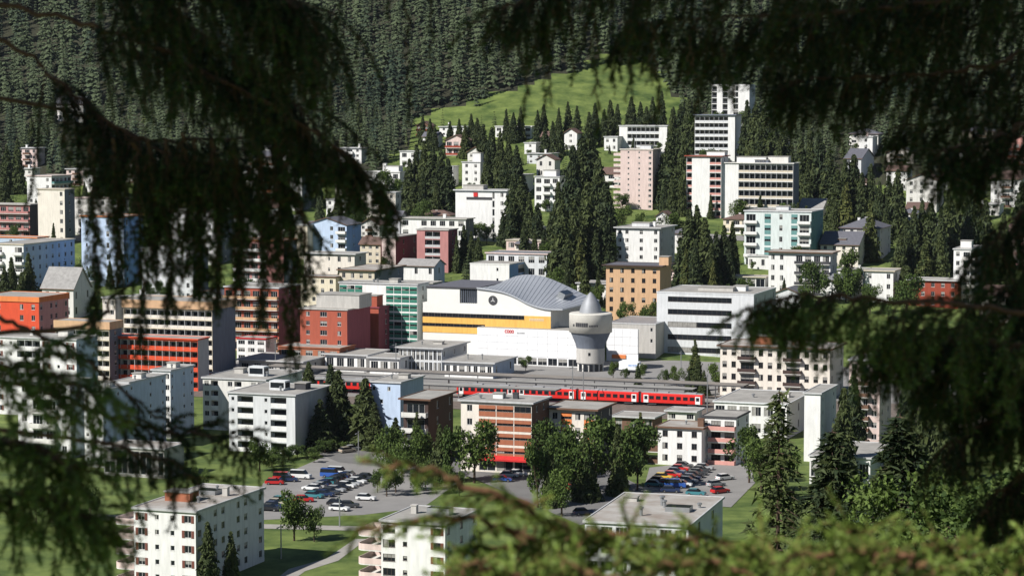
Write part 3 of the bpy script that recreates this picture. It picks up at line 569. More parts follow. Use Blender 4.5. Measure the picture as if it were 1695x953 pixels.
# smaller houses packed between the larger ones
for nm, lab, ref, a in (
  ('house', 'brown-roofed white chalet below the light blue gabled house', 'brown-roofed chalet', dict(xl=596, xc=628, xr=640, yt=372, yb=405, wall='offwhite', fl=3, F='wbw', par='brown', roof='gy', rise=2.5, rm=M_BROWNROOF, dmin=8)),
  ('house', 'grey-roofed cottage wedged left of the low wide white block', 'grey-roofed cottage', dict(xl=640, xc=662, xr=672, yt=362, yb=388, wall='lightgrey', fl=2, F='ww', roof='gx', rise=3, dmin=8)),
  ('house', 'narrow ivory house between white hotel and spruce row', 'narrow ivory house', dict(xl=852, xc=872, xr=880, yt=404, yb=440, wall='ivory', fl=3, F='ww', roof='hip', rise=2, dmin=8)),
  ('house', 'pink flat-roofed house above the metal-roofed hall', 'pink flat-roofed house', dict(xl=838, xc=905, xr=916, yt=398, yb=432, wall='pink', fl=2, F='W.WW', fas='beige', dmin=8)),
  ('house', 'low white garage row right of the peach block', 'low white garage row', dict(xl=1205, xc=1266, xr=1275, yt=458, yb=480, wall='white', fl=1, F='GGGG', fas='beige', over=.6, dmin=8)),
  ('house', 'white terrace wall house under the mint green block', 'white terrace house', dict(xl=1238, xc=1288, xr=1298, yt=424, yb=448, wall='white', fl=1, F='w.w.w', dmin=8)),
  ('house', 'small cream house between two spruces right of the peach block', 'small cream house', dict(xl=1160, xc=1182, xr=1190, yt=408, yb=440, wall='ivory', fl=2, F='ww', roof='gx', rise=2, dmin=7)),
  ('house', 'tiny white house at the foot of the pink tower', 'tiny white house', dict(xl=1086, xc=1108, xr=1114, yt=358, yb=382, wall='white', fl=2, F='ww', roof='gy', rise=2, rm=M_BROWNROOF, dmin=7)),
  ('house', 'flat white bungalow left of the white balcony block', 'flat white bungalow', dict(xl=1100, xc=1130, xr=1136, yt=340, yb=356, wall='white', fl=1, F='W.W', dmin=7)),
  ('house', 'brown gabled chalet at the meadow corner left of the spruce tips', 'brown gabled chalet', dict(xl=690, xc=712, xr=718, yt=208, yb=226, wall='brown', fl=2, F='bb', par='redwood', roof='gy', rise=2, rm=M_BROWNROOF, dmin=7)),
  ('house', 'small white house under the brown gabled chalet', 'small white house under the chalet', dict(xl=700, xc=724, xr=730, yt=226, yb=246, wall='white', fl=2, F='ww', roof='gx', rise=2, dmin=7)),
  ('house', 'pale house left of the narrow red-gabled house', 'pale house under the meadow', dict(xl=896, xc=916, xr=922, yt=226, yb=250, wall='offwhite', fl=2, F='ww', roof='gx', rise=2.2, rm=M_BROWNROOF, dmin=7)),
  ('house', 'white house under the twin-winged block, half behind spruces', 'white house under the twin-winged block', dict(xl=1000, xc=1022, xr=1028, yt=226, yb=252, wall='white', fl=2, F='ww', dmin=7)),
  ('house', 'ivory villa at left of the white stepped villa', 'ivory villa', dict(xl=555, xc=592, xr=600, yt=296, yb=326, wall='ivory', fl=3, F='wbw', par='white', roof='hip', rise=2.4, rm=M_BROWNROOF, dmin=8)),
  ('house', 'white block behind the branch tip at mid left', 'white block behind the branch tip', dict(xl=540, xc=588, xr=600, yt=330, yb=366, wall='white', fl=3, F='wwbw', par='white', dmin=9)),
  ('house', 'beige house between rose block and light blue gabled house', 'beige house at mid left', dict(xl=596, xc=630, xr=640, yt=404, yb=440, wall='beige', fl=3, F='www', roof='gx', rise=2.4, rm=M_BROWNROOF, dmin=8)),
  ('apartment_building', 'white long house behind the pale pink house', 'white long house', dict(xl=415, xc=488, xr=500, yt=358, yb=400, wall='white', fl=3, F='wbbw', par='ivory', dmin=9)),
  ('apartment_building', 'ochre block right of the dark red block with peach bands', 'ochre block', dict(xl=498, xc=556, xr=566, yt=458, yb=520, wall='cream', fl=4, F='wwww', fas='brown', dmin=9)),
  ('shop', 'dark glazed shop pavilion below the rose block', 'dark glazed pavilion', dict(xl=640, xc=716, xr=730, yt=468, yb=500, wall='slate', fl=2, F='GGGGG', fas='concrete', dmin=9)),
  ('shed', 'low brown goods shed between the train and the cream-piered house', 'low brown goods shed', dict(xl=1018, xc=1080, xr=1096, yt=690, yb=716, wall='brown', fl=1, F='G.G.G', over=.9, dmin=8, dmax=12)),
  ('shed', 'small pale goods shed right of the low brown one by the rails', 'small pale goods shed', dict(xl=1105, xc=1150, xr=1160, yt=680, yb=700, wall='offwhite', fl=1, F='W.W', over=.8, dmin=7, dmax=9)),
  ('house', 'white chalet with brown balcony above the deep red timber house', 'white chalet above the red house', dict(xl=1520, xc=1566, xr=1576, yt=410, yb=446, wall='white', fl=3, F='wbw', par='brown', roof='gy', rise=2.5, rm=M_BROWNROOF, dmin=8)),
  ('house', 'grey villa behind the white villa with hip roof', 'grey villa', dict(xl=1478, xc=1512, xr=1520, yt=368, yb=400, wall='lightgrey', fl=3, F='www', roof='hip', rise=2.4, dmin=8)),
  ('house', 'white cube house at the right of the beige gabled house', 'white cube house', dict(xl=1380, xc=1400, xr=1406, yt=322, yb=348, wall='white', fl=2, F='ww', dmin=7)),
  ('apartment_building', 'white apartment house above the long balcony bands', 'white house above the balcony bands', dict(xl=1262, xc=1300, xr=1306, yt=236, yb=262, wall='white', fl=3, F='wbbw', par='palered', dmin=8)),
  ('house', 'cream chalet at far left above the bright blue block', 'cream chalet', dict(xl=150, xc=190, xr=198, yt=306, yb=334, wall='ivory', fl=2, F='wbw', par='brown', roof='gy', rise=2.5, rm=M_BROWNROOF, dmin=8)),
  ('apartment_building', 'grey apartment block between the blue and white blocks behind the left strands', 'grey block behind the left strands', dict(xl=244, xc=286, xr=298, yt=350, yb=405, wall='lightgrey', fl=4, F='wbw', par='white', dmin=8)),
  ('house', 'white house with red roof edge at the left end of the station square', 'white house with red roof edge', dict(xl=392, xc=440, xr=452, yt=560, yb=600, wall='white', fl=3, F='WWW', fas='red', dmin=8))):
    B(nm, lab, ref, 'house' if nm == 'house' else 'shed' if nm == 'shed' else 'shop' if nm == 'shop' else 'building', **a)

# ---------------------------------------------------------------- yellow-banded store with wave roof
def fac_plane(o, ex, ey, off=0.0):
    q = o + ey * off
    def f(px, py):
        d = ray(px, py); camp = Vector((0, 0, CAMZ)); t = (q - camp).dot(ey) / d.dot(ey); p = camp + d * t
        return (p - o).dot(ex), p.z - o.z
    return f
o, ex, ey, w, d, H, c = place(700, 912, 950, 512, 604, 21)
store = thing('department_store', 'white store with yellow band, ribbon windows and silver wave roof', 'store', (o.x, o.y, 0), -R(21)); o = Vector((o.x, o.y, 0))
F0 = fac_plane(o, ex, ey)
base = -0.5
outl = [F0(*p) for p in ((707, 476), (761, 476.5), (790, 476.5), (810, 479), (832, 483), (853, 491), (874, 502), (895, 509), (911.8, 511.5))]
notL, notR, notB = F0(761, 502)[0], F0(790, 502)[0], F0(775, 502)[1]
mb = MB(); lowz = F0(700, 500)[1]
mb.quad((0, 0, base), (w, 0, base), (w, 0, lowz), (0, 0, lowz)) if False else None
xs_ = [0.0, outl[0][0]]
mb.quad((0, 0, base), (outl[0][0], 0, base), (outl[0][0], 0, lowz), (0, 0, lowz))
for k in range(len(outl) - 1):
    (a, za), (b, zb) = outl[k], outl[k+1]
    if k == 1: za = zb = notB
    mb.quad((a, 0, base), (b, 0, base), (b, 0, zb), (a, 0, za))
DP = 30.0
mb.quad((outl[-1][0], 0, base), (outl[-1][0], DP, base), (outl[-1][0], DP, outl[-1][1]), (outl[-1][0], 0, outl[-1][1]), m=1)
mb.quad((0, 0, base), (0, 0, lowz), (0, DP, lowz), (0, DP, base), m=1)
mb.quad((outl[0][0], 0, lowz), (outl[0][0], 0, outl[0][1]), (outl[0][0], DP, outl[0][1]), (outl[0][0], DP, lowz), m=1)
mb.quad((0, 0, lowz), (outl[0][0], 0, lowz), (outl[0][0], DP, lowz), (0, DP, lowz), m=1)
mb.quad((notL, 0, notB), (notR, 0, notB), (notR, 3, notB), (notL, 3, notB)); mb.quad((notL, 0, notB), (notL, 3, notB), (notL, 3, outl[1][1]), (notL, 0, outl[1][1]))
mb.quad((notR, 0, notB), (notR, 0, outl[2][1]), (notR, 3, outl[2][1]), (notR, 3, notB))
mb.build('wall', [mat('store_cladding', (.76, .75, .71), .6, .04, .3), W('offwhite')], store)
mb = MB(); mb.quad((notL, 2.5, notB), (notR, 2.5, notB), (notR, 2.5, outl[1][1]), (notL, 2.5, outl[1][1])); mb.build('louvre_back', W('charcoal'), store)
sl = MB(); sl.box(0, .18, .3, .8, 0, outl[1][1] - notB - .1); slm = sl.mesh('slat', W('slate'))
for k in range(9): link('slat', slm, store, (notL + (notR - notL) * (k + .5) / 9, 0, notB + .01))
FB = fac_plane(o, ex, ey, DP)
back = [FB(*p) for p in ((790, 474), (832, 466), (853, 458), (874, 455), (902, 459), (930, 470), (966, 487), (992, 497))]
front = [F0(*p) for p in ((790, 476), (810, 478.5), (832, 482.5), (853, 490.5), (874, 501.5), (895, 508.5), (912, 511), (932, 511.5))]
mb = MB(); N = 8; grid = []
for j in range(N + 1):
    t = j / N; grid.append([(a[0] * (1-t) + b[0] * t, -.6 + t * (DP + .6), a[1] * (1-t) + b[1] * t + .15) for a, b in zip(front, back)])
def cr(row):                             # smooth the curve along the wave
    out = []
    for i in range(len(row) - 1):
        p = [Vector(row[max(0, min(len(row)-1, i+q))]) for q in (-1, 0, 1, 2)]
        for s_ in range(4):
            t = s_ / 4; out.append(.5 * ((2*p[1]) + (-p[0]+p[2])*t + (2*p[0]-5*p[1]+4*p[2]-p[3])*t*t + (-p[0]+3*p[1]-3*p[2]+p[3])*t**3))
    return out + [Vector(row[-1])]
grid = [cr(g) for g in grid]
for dz in (0, -.5):
    for j in range(N):
        for i in range(len(grid[0]) - 1):
            q = [grid[j][i], grid[j][i+1], grid[j+1][i+1], grid[j+1][i]]; mb.quad(*[(v.x, v.y, v.z + dz) for v in q])
for i in range(len(grid[0]) - 1): a, b = grid[0][i], grid[0][i+1]; mb.quad((a.x, a.y, a.z-.5), (b.x, b.y, b.z-.5), b, a)
for j in range(N): a, b = grid[j][-1], grid[j+1][-1]; mb.quad((a.x, a.y, a.z-.5), (b.x, b.y, b.z-.5), b, a)
wr = mb.build('wave_roof', mat('standing_seam_metal', (.52, .54, .58), .42, .05, .2, metal=.35), store, True)
mb = MB()
for i in range(1, len(grid[0]) - 1): mb.tube([(g[i].x, g[i].y, g[i].z + .05) for g in grid], .07, 4)
mb.build('roof_seam', mat('seam_metal', (.50, .52, .55), .5, .05, .3, metal=.4), wr)
gx0, gx1 = outl[0][0], outl[2][0]
mb = MB(); mb.box(gx0 - .3, gx1, -.3, DP, outl[0][1] + .02, outl[0][1] + .5, 0, top=1); mb.build('flat_roof', [W('charcoal'), M_SLATE], store)
p_ = grid[5][20]
sk = MB(); sk.box(-1.2, 1.2, 0, 8, -2, .8, 0, top=1); so = sk.build('skylight', [M_METAL, M_GLASS], store); so.location = (p_.x + 4, p_.y - 4, p_.z - .6); so.rotation_euler = (0, .45, 0)
zA, zB, zC, zD, zE = (F0(700, y)[1] for y in (516.5, 523, 533.5, 538.5, 549))
u803, u868, u832, uW = F0(803, 540)[0], F0(868, 524)[0], F0(838, 550)[0], outl[-1][0]
for u0, u1, z0, z1 in ((0, u832, zE, zD), (0, uW, zC, zB), (u803, uW, zD, zC), (u868, uW, zB, zA)):
    mb = MB(); mb.box(u0, u1 - .004, -.14, -.004, z0, z1 - .004); mb.build('yellow_band', W('yellow'), store)
for (u1, z0, z1) in ((u803, zD, zC), (u868, zB, zA)):
    n = int(u1 / 2.0)
    for k in range(n):
        link('window', window_mesh(u1 / n, z1 - z0, 0, True, 1), store, (u1 * k / n, -.12, z0))
mb = MB(); cu, cz = F0(816, 497); n = 24
mb.v += [(cu + 1.55 * math.cos(2*math.pi*k/n), -.12, cz + 1.55 * math.sin(2*math.pi*k/n)) for k in range(n)]; mb.f.append(tuple(range(n))); mb.m.append(0)
for k in range(3):
    a = math.pi / 2 + k * 2 * math.pi / 3; s_ = Vector((math.cos(a), 0, math.sin(a))); q = Vector((-math.sin(a), 0, math.cos(a))); cc = Vector((cu, -.15, cz))
    mb.quad(cc + q * .28, cc + s_ * 1.0, cc - q * .28, m=1)
mb.build('round_emblem', [W('charcoal'), W('grey')], store)
def marks(parent, f, row, m, y, name='lettering'):                   # letter strokes too small to read, as the photograph shows them
    mb = MB()
    for (u, z, a, b) in row:
        mb.box(u, u + a * .28, y - .05, y, z, z + b); mb.box(u + a * .28, u + a, y - .05, y, z + b * .72, z + b)
        if random.random() < .6: mb.box(u + a * .72, u + a, y - .05, y, z, z + b * .7)
        else: mb.box(u + a * .28, u + a, y - .05, y, z, z + b * .25)
    return mb.build(name, m, parent)
u, z = F0(877, 530)
marks(store, None, [(u + k * .62, z - .2, .45, .8) for k in range(8)], W('cream'), -.15)
BUILT.append((o, ex, ey, w, 30.0, 'yellow-banded store', 700, 912, 600, 476))
# lower white hall in front of the store
ra, wa, da, ha = B('store_annex', 'bright white panelled hall in front of the yellow-banded store', 'white panelled hall', 'store', 790, 957, 985, 548, 609, 'panelwhite', 4,
                   ['..GGGGGGGG', '', '', ''], '', over=.05, fas='white', yaw=21, dmax=14)
pm = MB(); n_c, n_r = 10, 4; pw, ph = wa / n_c, (ha - 3.2) / n_r
pm.box(.04, pw - .04, -.12, -.01, .04, ph - .04); pm = pm.mesh('panel', mat('white_panels', (.84, .84, .85), .35, .03, .3))
for i in range(n_c):
    for j in range(n_r): link('panel', pm, ra, (i * pw, 0, 3.0 + j * ph))
uu = wa * (846 - 790) / (957 - 790)
for k in range(4):                       # four round red letters of the shop sign, too small to read
    mb = MB(); n = 12; cx_, cz_ = uu + k * .78 - 1.6, ha - .9
    for q in range(n if k else n - 3):
        a0, a1 = 2 * math.pi * (q + 1.5) / n, 2 * math.pi * (q + 2.5) / n
        mb.quad(*[(cx_ + r_ * math.cos(a_), -.17, cz_ + r_ * 1.25 * math.sin(a_)) for r_, a_ in ((.2, a0), (.46, a0), (.46, a1), (.2, a1))])
    mb.build('lettering', W('red'), ra)
marks(ra, None, [(uu + k * .45 + 2.2, ha - 1.5, .32, .5) for k in range(6)], W('grey'), -.16)
# white panels and orange sign on the wing right of the round tower
o2, ex2, ey2, w2, d2, H2, c2 = place(1004, 1056, 1062, 545, 600, 20)
rp = thing('billboard_wall', 'white panel wall right of the round tower with orange sign below', 'wall', (o2.x, o2.y, c2.z), -AX)
mb = MB(); mb.box(0, w2, 0, .6, -.5, H2); mb.build('wall', W('panelwhite'), rp)
pm = MB(); pm.box(.04, w2 / 4 - .04, -.12, -.004, .04, H2 / 4 - .04); pm = pm.mesh('panel', MATS['white_panels'])
for i in range(4):
    for j in range(1, 4): link('panel', pm, rp, (i * w2 / 4, 0, j * H2 / 4))
mb = MB(); mb.box(w2 * .18, w2 * .62, -.3, -.02, 1.1, 2.3); mb.build('sign_board', W('orange'), rp)

# ---------------------------------------------------------------- round concrete tower
tc = at(977.5, 600, 752); tz = 0.0; Yt = 752.0
def zt(py): return at(977, py, Yt).z
tow = thing('round_tower', 'round concrete tower with wide drum and silver pointed dome', 'tower', (tc.x, Yt, 0))
zs_ = zt(572); zd0, zd1, zdm = zt(549), zt(518.5), zt(483)
mb = MB(); mb.lathe([(4.1, -.5), (4.1, 2.9)], 8); mb.build('base_wall', W('offwhite'), tow)
mb = MB(); mb.lathe([(4.45, 2.7), (4.45, zs_ + .5)], 32); mb.build('shaft', W('concrete'), tow, True)
mb = MB(); mb.lathe([(4.46, zs_ - .6), (4.75, zs_ + .6), (5.5, zs_ + 2.4), (6.35, zd0)], 32); mb.build('underside', W('slate'), tow, True)  # dark slate tone stands in for the shade under the drum
mb = MB(); mb.lathe([(6.3, zd0 - .02), (6.75, zd0), (6.75, zd1)], 40); mb.lathe([(6.75, zd1), (6.4, zd1 + .25), (3.0, zd1 + .3)], 40); mb.build('drum', mat('drum_render', (.60, .575, .52), .85, .08, .5), tow, True)
for o_ in tow.children: o_.data.polygons.foreach_set('use_smooth', [abs(p.normal.z) < .5 for p in o_.data.polygons])
hd = zdm - zd1
mb = MB(); mb.lathe([(3.6, zd1 + .3), (3.45, zd1 + hd * .16), (3.05, zd1 + hd * .36), (2.5, zd1 + hd * .54), (1.8, zd1 + hd * .71), (1.05, zd1 + hd * .86), (.45, zd1 + hd * .955), (0.02, zd1 + hd)], 28); mb.build('dome', mat('silver_dome', (.30, .31, .33), .6, .08, .3, metal=.35), tow, True)
mb = MB(); mb.box(0, .7, -.1, 0, 0, .9); wm = mb.mesh('window', M_GLASS)
for py in (569, 586): link('window', wm, tow, (-.9, -4.4, zt(py)), 0)
def ring(a, z, wd, h, m_):
    mb = MB(); r = 6.82; a0, a1 = a, a + wd / r
    P = lambda q, rr, zz: (rr * math.sin(q), -rr * math.cos(q), zz)
    mb.quad(P(a0, r, z), P(a1, r, z), P(a1, r, z + h), P(a0, r, z + h)); return mb.build('lettering', m_, tow)
zl = zt(538); a = -.98
for wd, h, g in [(.32, .75, .12)] * 2 + [(0, 0, .45)] + [(.62, 1.25, .10)] * 6 + [(0, 0, .3)] + [(.36, .6, .12)] * 6:
    if wd: ring(a, zl, wd, h, W('charcoal'))
    a += (wd + g) / 6.8
for k in range(5):
    mb = MB(); q = -.9 + k * .45; mb.box(-.6, .6, -.15, 0, 0, 2.3); link('door', mb.mesh('door', [M_GLASS]), tow, (4.12 * math.sin(q), -4.12 * math.cos(q), .05), q)

# ---------------------------------------------------------------- railway
M_TRAIN = mat('train_red', (.66, .025, .02), .35, .05, .3, spec=.5); M_TROOF = mat('train_roof', (.34, .34, .35), .6, .1, .5)
Lc = 17.6
mb = MB(); mb.prism([(-1.35, .95), (1.35, .95), (1.38, 2.2), (1.3, 3.35), (1.05, 3.6), (-1.05, 3.6), (-1.3, 3.35), (-1.38, 2.2)], 0, Lc)
tb = mb.mesh('body', M_TRAIN)
mb = MB(); mb.box(-1.1, 1.1, .2, Lc - .2, 3.605, 3.75); mb.box(-.7, .7, 2, 5, 3.755, 4.0); mb.box(-.7, .7, 10, 13, 3.755, 4.0); tr = mb.mesh('roof', M_TROOF)
mb = MB(); mb.box(1.39, 1.43, -.65, .65, 1.9, 2.85); tw = mb.mesh('window', M_GLASS)
mb = MB(); mb.box(1.385, 1.45, -.7, .7, .97, 3.1); mb.box(1.452, 1.46, -.45, .45, 1.8, 2.8, 1); td = mb.mesh('door', [W('white'), M_GLASS])
mb = MB(); mb.box(-1.1, 1.1, -1.3, 1.3, .35, .9); bg = mb.mesh('bogie', W('charcoal'))
mb = MB(); mb.box(-.9, .9, 0, .75, 1.1, 3.3); gw = mb.mesh('gangway', W('charcoal'))
ords = ['first', 'second', 'third', 'fourth', 'fifth', 'sixth', 'seventh', 'eighth', 'ninth', 'tenth', 'eleventh', 'twelfth', 'thirteenth', 'fourteenth', 'fifteenth', 'sixteenth', 'seventeenth', 'eighteenth', 'nineteenth', 'twentieth']
for ki, k in enumerate((0, 1, 2, 3, 5, 6, 8)):
    e = pt - EX * (k * (Lc + .8)); t = thing('train_carriage', f'red train carriage at the platform, {ords[ki]} from the right end', 'train carriage', (e.x, e.y, .12), -AX + math.pi / 2, 'red train carriages at the station')
    # local y runs left along the train; local +x faces away, so the wagon's visible side is -x
    link('body', tb, t); link('roof', tr, t)
    for s_ in (1, -1):
        for j in range(7):
            ob = link('window', tw, t, (0, 2.9 + 1.95 * j, 0)); ob.scale.x = s_
        for y in (1.3, Lc - 1.4):
            ob = link('door', td, t, (0, y, 0)); ob.scale.x = s_
    for y in (3.0, Lc - 3.0): link('bogie', bg, t, (0, y, 0))
    if k in (0, 1, 2, 5): link('gangway', gw, t, (0, Lc + .02, 0))
for off in (-2.9, -1.9, -.72, .72):
    a = pt - EX * 230 + EY * off; mb = MB(); b = pt + EX * 150 + EY * off; n_ = EY * .05
    mb.quad(*[(q.x, q.y, .24) for q in (a - n_, b - n_, b + n_, a + n_)]); tag(mb.build('rail_track', M_METAL), kind='structure')
def canopy(off, u0, u1, wd, z, lab, tint):
    e = pt - EX * u1 + EY * off; L = u1 - u0; t = thing('platform_canopy', lab, 'canopy', (e.x, e.y, 0), -AX, 'station platform canopies')
    mb = MB(); mb.box(0, L, 0, wd, z, z + .35, 0, top=1); mb.build('roof', [W('charcoal'), tint], t)
    pm = MB(); pm.lathe([(.14, 0.1), (.12, z)], 8); pm = pm.mesh('post', M_METAL)
    k = 4.0
    while k < L: link('post', pm, t, (k, wd / 2, 0)); k += 9
    pl = MB(); pl.box(0, L, -.8, wd + .8, .05, .55); q = pl.build('platform', M_ASPH2, t)
M_CAN1 = mat('canopy_felt', (.24, .215, .19), .95, .2, .2); M_CAN2 = mat('canopy_felt_pale', (.30, .29, .27), .95, .15, .2)
canopy(-9.5, 40, 128, 5.0, 4.0, 'pale platform canopy in front of the red train at its left half', M_CAN2)
canopy(3.2, 4, 118, 4.6, 4.3, 'long flat platform canopy just behind the red train', M_CAN2)
canopy(13.0, -8, 140, 6.5, 4.6, 'broad brownish platform canopy farther from the red train', M_CAN1)
def mast(px, Y, h, arm, lab, cat='mast', name='catenary_mast'):
    p = at(px, 476, Y); z = float(terrain(p.x, Y)); t = thing(name, lab, cat, (p.x, Y, z), -AX, 'railway masts' if name == 'catenary_mast' else 'street lamps')
    mb = MB(); mb.lathe([(.16, -.2), (.11, h)], 7); mb.build('pole', M_METAL, t)
    mb = MB(); mb.box(-.05, .05, -arm, arm * .2, h - .5, h - .35)
    mb.build('arm', M_METAL, t)
    if name == 'street_lamp':
        mb = MB(); mb.box(-.12, .12, -arm - .5, -arm, h - .55, h - .38); mb.build('lamp_head', M_METAL, t)
for px, Y, lab in ((966, 668, 'tall grey railway mast in front of the round tower'), (655, 735, 'grey railway mast left of the station hall'), (455, 742, 'grey railway mast at the low rusty-orange shop'), (948, 672, 'thin railway mast between two red carriages'), (1172, 652, 'railway mast at the right end of the red train')):
    mast(px, Y, 10.5, 3.2, lab)
for px, py, lab in ((1128, 615, 'thin street lamp before the pale grey office'), (560, 872, 'small street lamp on the lawn edge below the parking lot'), (462, 925, 'thin street lamp beside the footpath'), (592, 758, 'street lamp by the top of the parking lot')):
    g = ground(px, py); mast(px, g.y, 6.5, 1.2, lab, 'street lamp', 'street_lamp')

# ---------------------------------------------------------------- cars
CARC = {'black': (.015, .015, .018), 'dark grey': (.05, .055, .06), 'silver': (.38, .39, .40), 'white': (.74, .74, .73), 'red': (.50, .02, .02), 'blue': (.03, .10, .38),
        'dark blue': (.02, .035, .09), 'teal': (.05, .20, .23), 'yellow': (.65, .42, .05), 'beige': (.42, .38, .30)}
M_TYRE = mat('tyre_rubber', (.02, .02, .02), .9, .1); M_RIM = mat('wheel_rim', (.35, .35, .36), .35, .05, metal=.7)
M_LAMP = mat('lamp_glass', (.55, .55, .52), .2, .05); M_TAIL = mat('tail_light', (.35, .01, .01), .3, .05)
def car_meshes(kind, col):
    m = mat('car_paint_' + col.replace(' ', '_'), CARC[col], .28, .02, .3, spec=.6)
    L = 2.15 if kind != 'van' else 2.4; hw = .87
    if kind == 'van': prof = [(-L, .32), (-L, 1.2), (-L + .05, 1.2), (1.35, 1.2), (2.25, 1.0), (2.4, .8), (2.4, .32)]; cab = ((-L + .02, 1.5), (-L + .1, .9)); zc, zr = 1.2, 2.0
    else: prof = [(-L, .32), (-L - .02, .7), (-L + .1, .92), (.9, .92), (1.95, .80), (2.15, .62), (2.15, .32)]; cab = ((-L + .15, 1.0), (-1.45, .25)); zc, zr = .92, 1.43
    mb = MB(); i0 = len(mb.v); n = len(prof)
    for y, s_ in ((-hw, .97), (-hw + .08, 1), (hw - .08, 1), (hw, .97)): mb.v += [(x * s_, y, z if s_ == 1 else .34 + (z - .34) * .93) for x, z in prof]
    for r_ in range(3):
        for k in range(n): k2 = (k + 1) % n; mb.f.append((r_*n + k, (r_+1)*n + k, (r_+1)*n + k2, r_*n + k2)); mb.m.append(0)
    mb.f += [tuple(range(n)), tuple(range(4*n - 1, 3*n - 1, -1))]; mb.m += [0, 0]
    (b0, b1), (t0, t1) = cab; q = .14
    mb.box(t0, t1, -hw + q + .02, hw - q - .02, zr, zr + .05)
    body = mb.mesh('body', m)
    g = MB(); P = [(b0, -hw+.04, zc-.01), (b1, -hw+.04, zc-.01), (b1, hw-.04, zc-.01), (b0, hw-.04, zc-.01), (t0, -hw+q, zr), (t1, -hw+q, zr), (t1, hw-q, zr), (t0, hw-q, zr)]
    g.v += P; g.f += [(0, 1, 5, 4), (1, 2, 6, 5), (2, 3, 7, 6), (3, 0, 4, 7)]; g.m += [0] * 4
    return body, g.mesh('windows', M_GLASS), L
mb = MB(); mb.lathe([(.16, -.09), (.31, -.09), (.31, .09), (.16, .09)], 12); mb.lathe([(0.01, -.095), (.17, -.092)], 12, 1)
for i, v in enumerate(mb.v): mb.v[i] = (v[0], v[2], v[1])
wheel = mb.mesh('wheel', [M_TYRE, M_RIM])
mb = MB(); mb.box(0, .04, -.16, .16, -.07, .07); hl = mb.mesh('headlight', M_LAMP); mb = MB(); mb.box(0, .04, -.12, .12, -.09, .09); tl = mb.mesh('tail_light', M_TAIL)
_cm = {}
def car(x, y, z, head, kind, col, label, group):
    if (kind, col) not in _cm: _cm[(kind, col)] = car_meshes(kind, col)
    b, g, L = _cm[(kind, col)]
    t = thing('parked_van' if kind == 'van' else 'parked_car', label, 'van' if kind == 'van' else 'car', (x, y, z), head, group)
    link('body', b, t); link('windows', g, t)
    for sx in (-1.3, 1.35):
        for sy in (-.80, .80):
            o_ = link('wheel', wheel, t, (sx, sy, .31))
            if sy > 0: o_.rotation_euler = (0, 0, math.pi)
    for sy in (-.6, .6): link('headlight', hl, t, (L - .04, sy, .62)); link('tail_light', tl, t, (-L - .04, sy, .68))
    return t
cols = ['dark grey', 'silver', 'black', 'dark blue', 'white', 'silver', 'teal', 'black', 'dark grey', 'white', 'silver', 'dark blue']
def car_row(p0, p1, n, cs, where, grp, z, dh=0.0):
    a = ground(*p0); b = ground(*p1)
    for k in range(n):
        p = a.lerp(b, k / max(1, n - 1)); cc = cs[k % len(cs)]
        car(p.x, p.y, z, -AX + dh + random.uniform(-.05, .05), 'car', cc, f'{cc} car in {where}, {ords[k]} from near end', grp)
G1 = 'cars in the left parking lot'; G2 = 'cars in the right parking yard'
car_row((538, 822), (608, 794), 9, ['dark blue', 'dark grey', 'silver', 'black', 'white', 'silver', 'white', 'black', 'dark grey'], 'front row of left lot', G1, .035)
car_row((516, 812), (572, 789), 8, ['white', 'silver', 'dark blue', 'teal', 'dark grey', 'black', 'dark blue', 'silver'], 'back row of left lot', G1, .035, math.pi)
car_row((520, 824), (530, 820), 2, ['teal', 'dark grey'], 'the pair behind the bright red car', G1, .035)
car_row((447, 846), (466, 832), 4, ['black', 'dark blue', 'beige', 'teal'], 'the row beside the shuttered block', G1, .035)
for px, py, hd, kind, cc, lab in ((606, 828, .1, 'car', 'white', 'single white car standing in the middle of the left parking lot'), (562, 845, .0, 'car', 'white', 'white car nearest the lawn in the left parking lot'),
        (558, 838, .1, 'car', 'black', 'black car beside the white one nearest the lawn'), (578, 840, .3, 'car', 'dark grey', 'dark grey car at the lawn corner right of the black one'),
        (503, 831, .4, 'car', 'red', 'bright red car between two round trees in the left lot'), (548, 790, .1, 'van', 'blue', 'small blue-roofed van behind the back row of the left lot'), (560, 787, .1, 'van', 'white', 'white van behind the back row of the left lot'),
        (582, 746, 1.0, 'car', 'silver', 'silver car parked at the hedge on the ramp'), (575, 749, 1.0, 'car', 'beige', 'beige car behind the silver one at the hedge'), (592, 739, 1.0, 'van', 'red', 'red van at the top of the ramp'),
        (498, 792, .1, 'van', 'white', 'white van parked with the red truck by the lawn'), (470, 796, .2, 'van', 'red', 'red truck-like van beside the white van'), (478, 797, .3, 'car', 'dark blue', 'dark blue car in front of the red van'), (455, 802, .3, 'car', 'red', 'red car under the twig at the left lot entrance')):
    g = ground(px, py); car(g.x, g.y, .035, -AX + hd, kind, cc, lab, G1)
car_row((1139, 800), (1166, 778), 6, ['silver', 'dark blue', 'black', 'dark grey', 'dark grey', 'silver'], 'the lane row of right yard', G2, .095)
car_row((1113, 790), (1132, 775), 4, ['red', 'dark blue', 'red', 'dark grey'], 'the row along the white house', G2, .095)
car_row((1084, 806), (1098, 794), 3, ['teal', 'dark grey', 'yellow'], 'the left corner row of right yard', G2, .095)
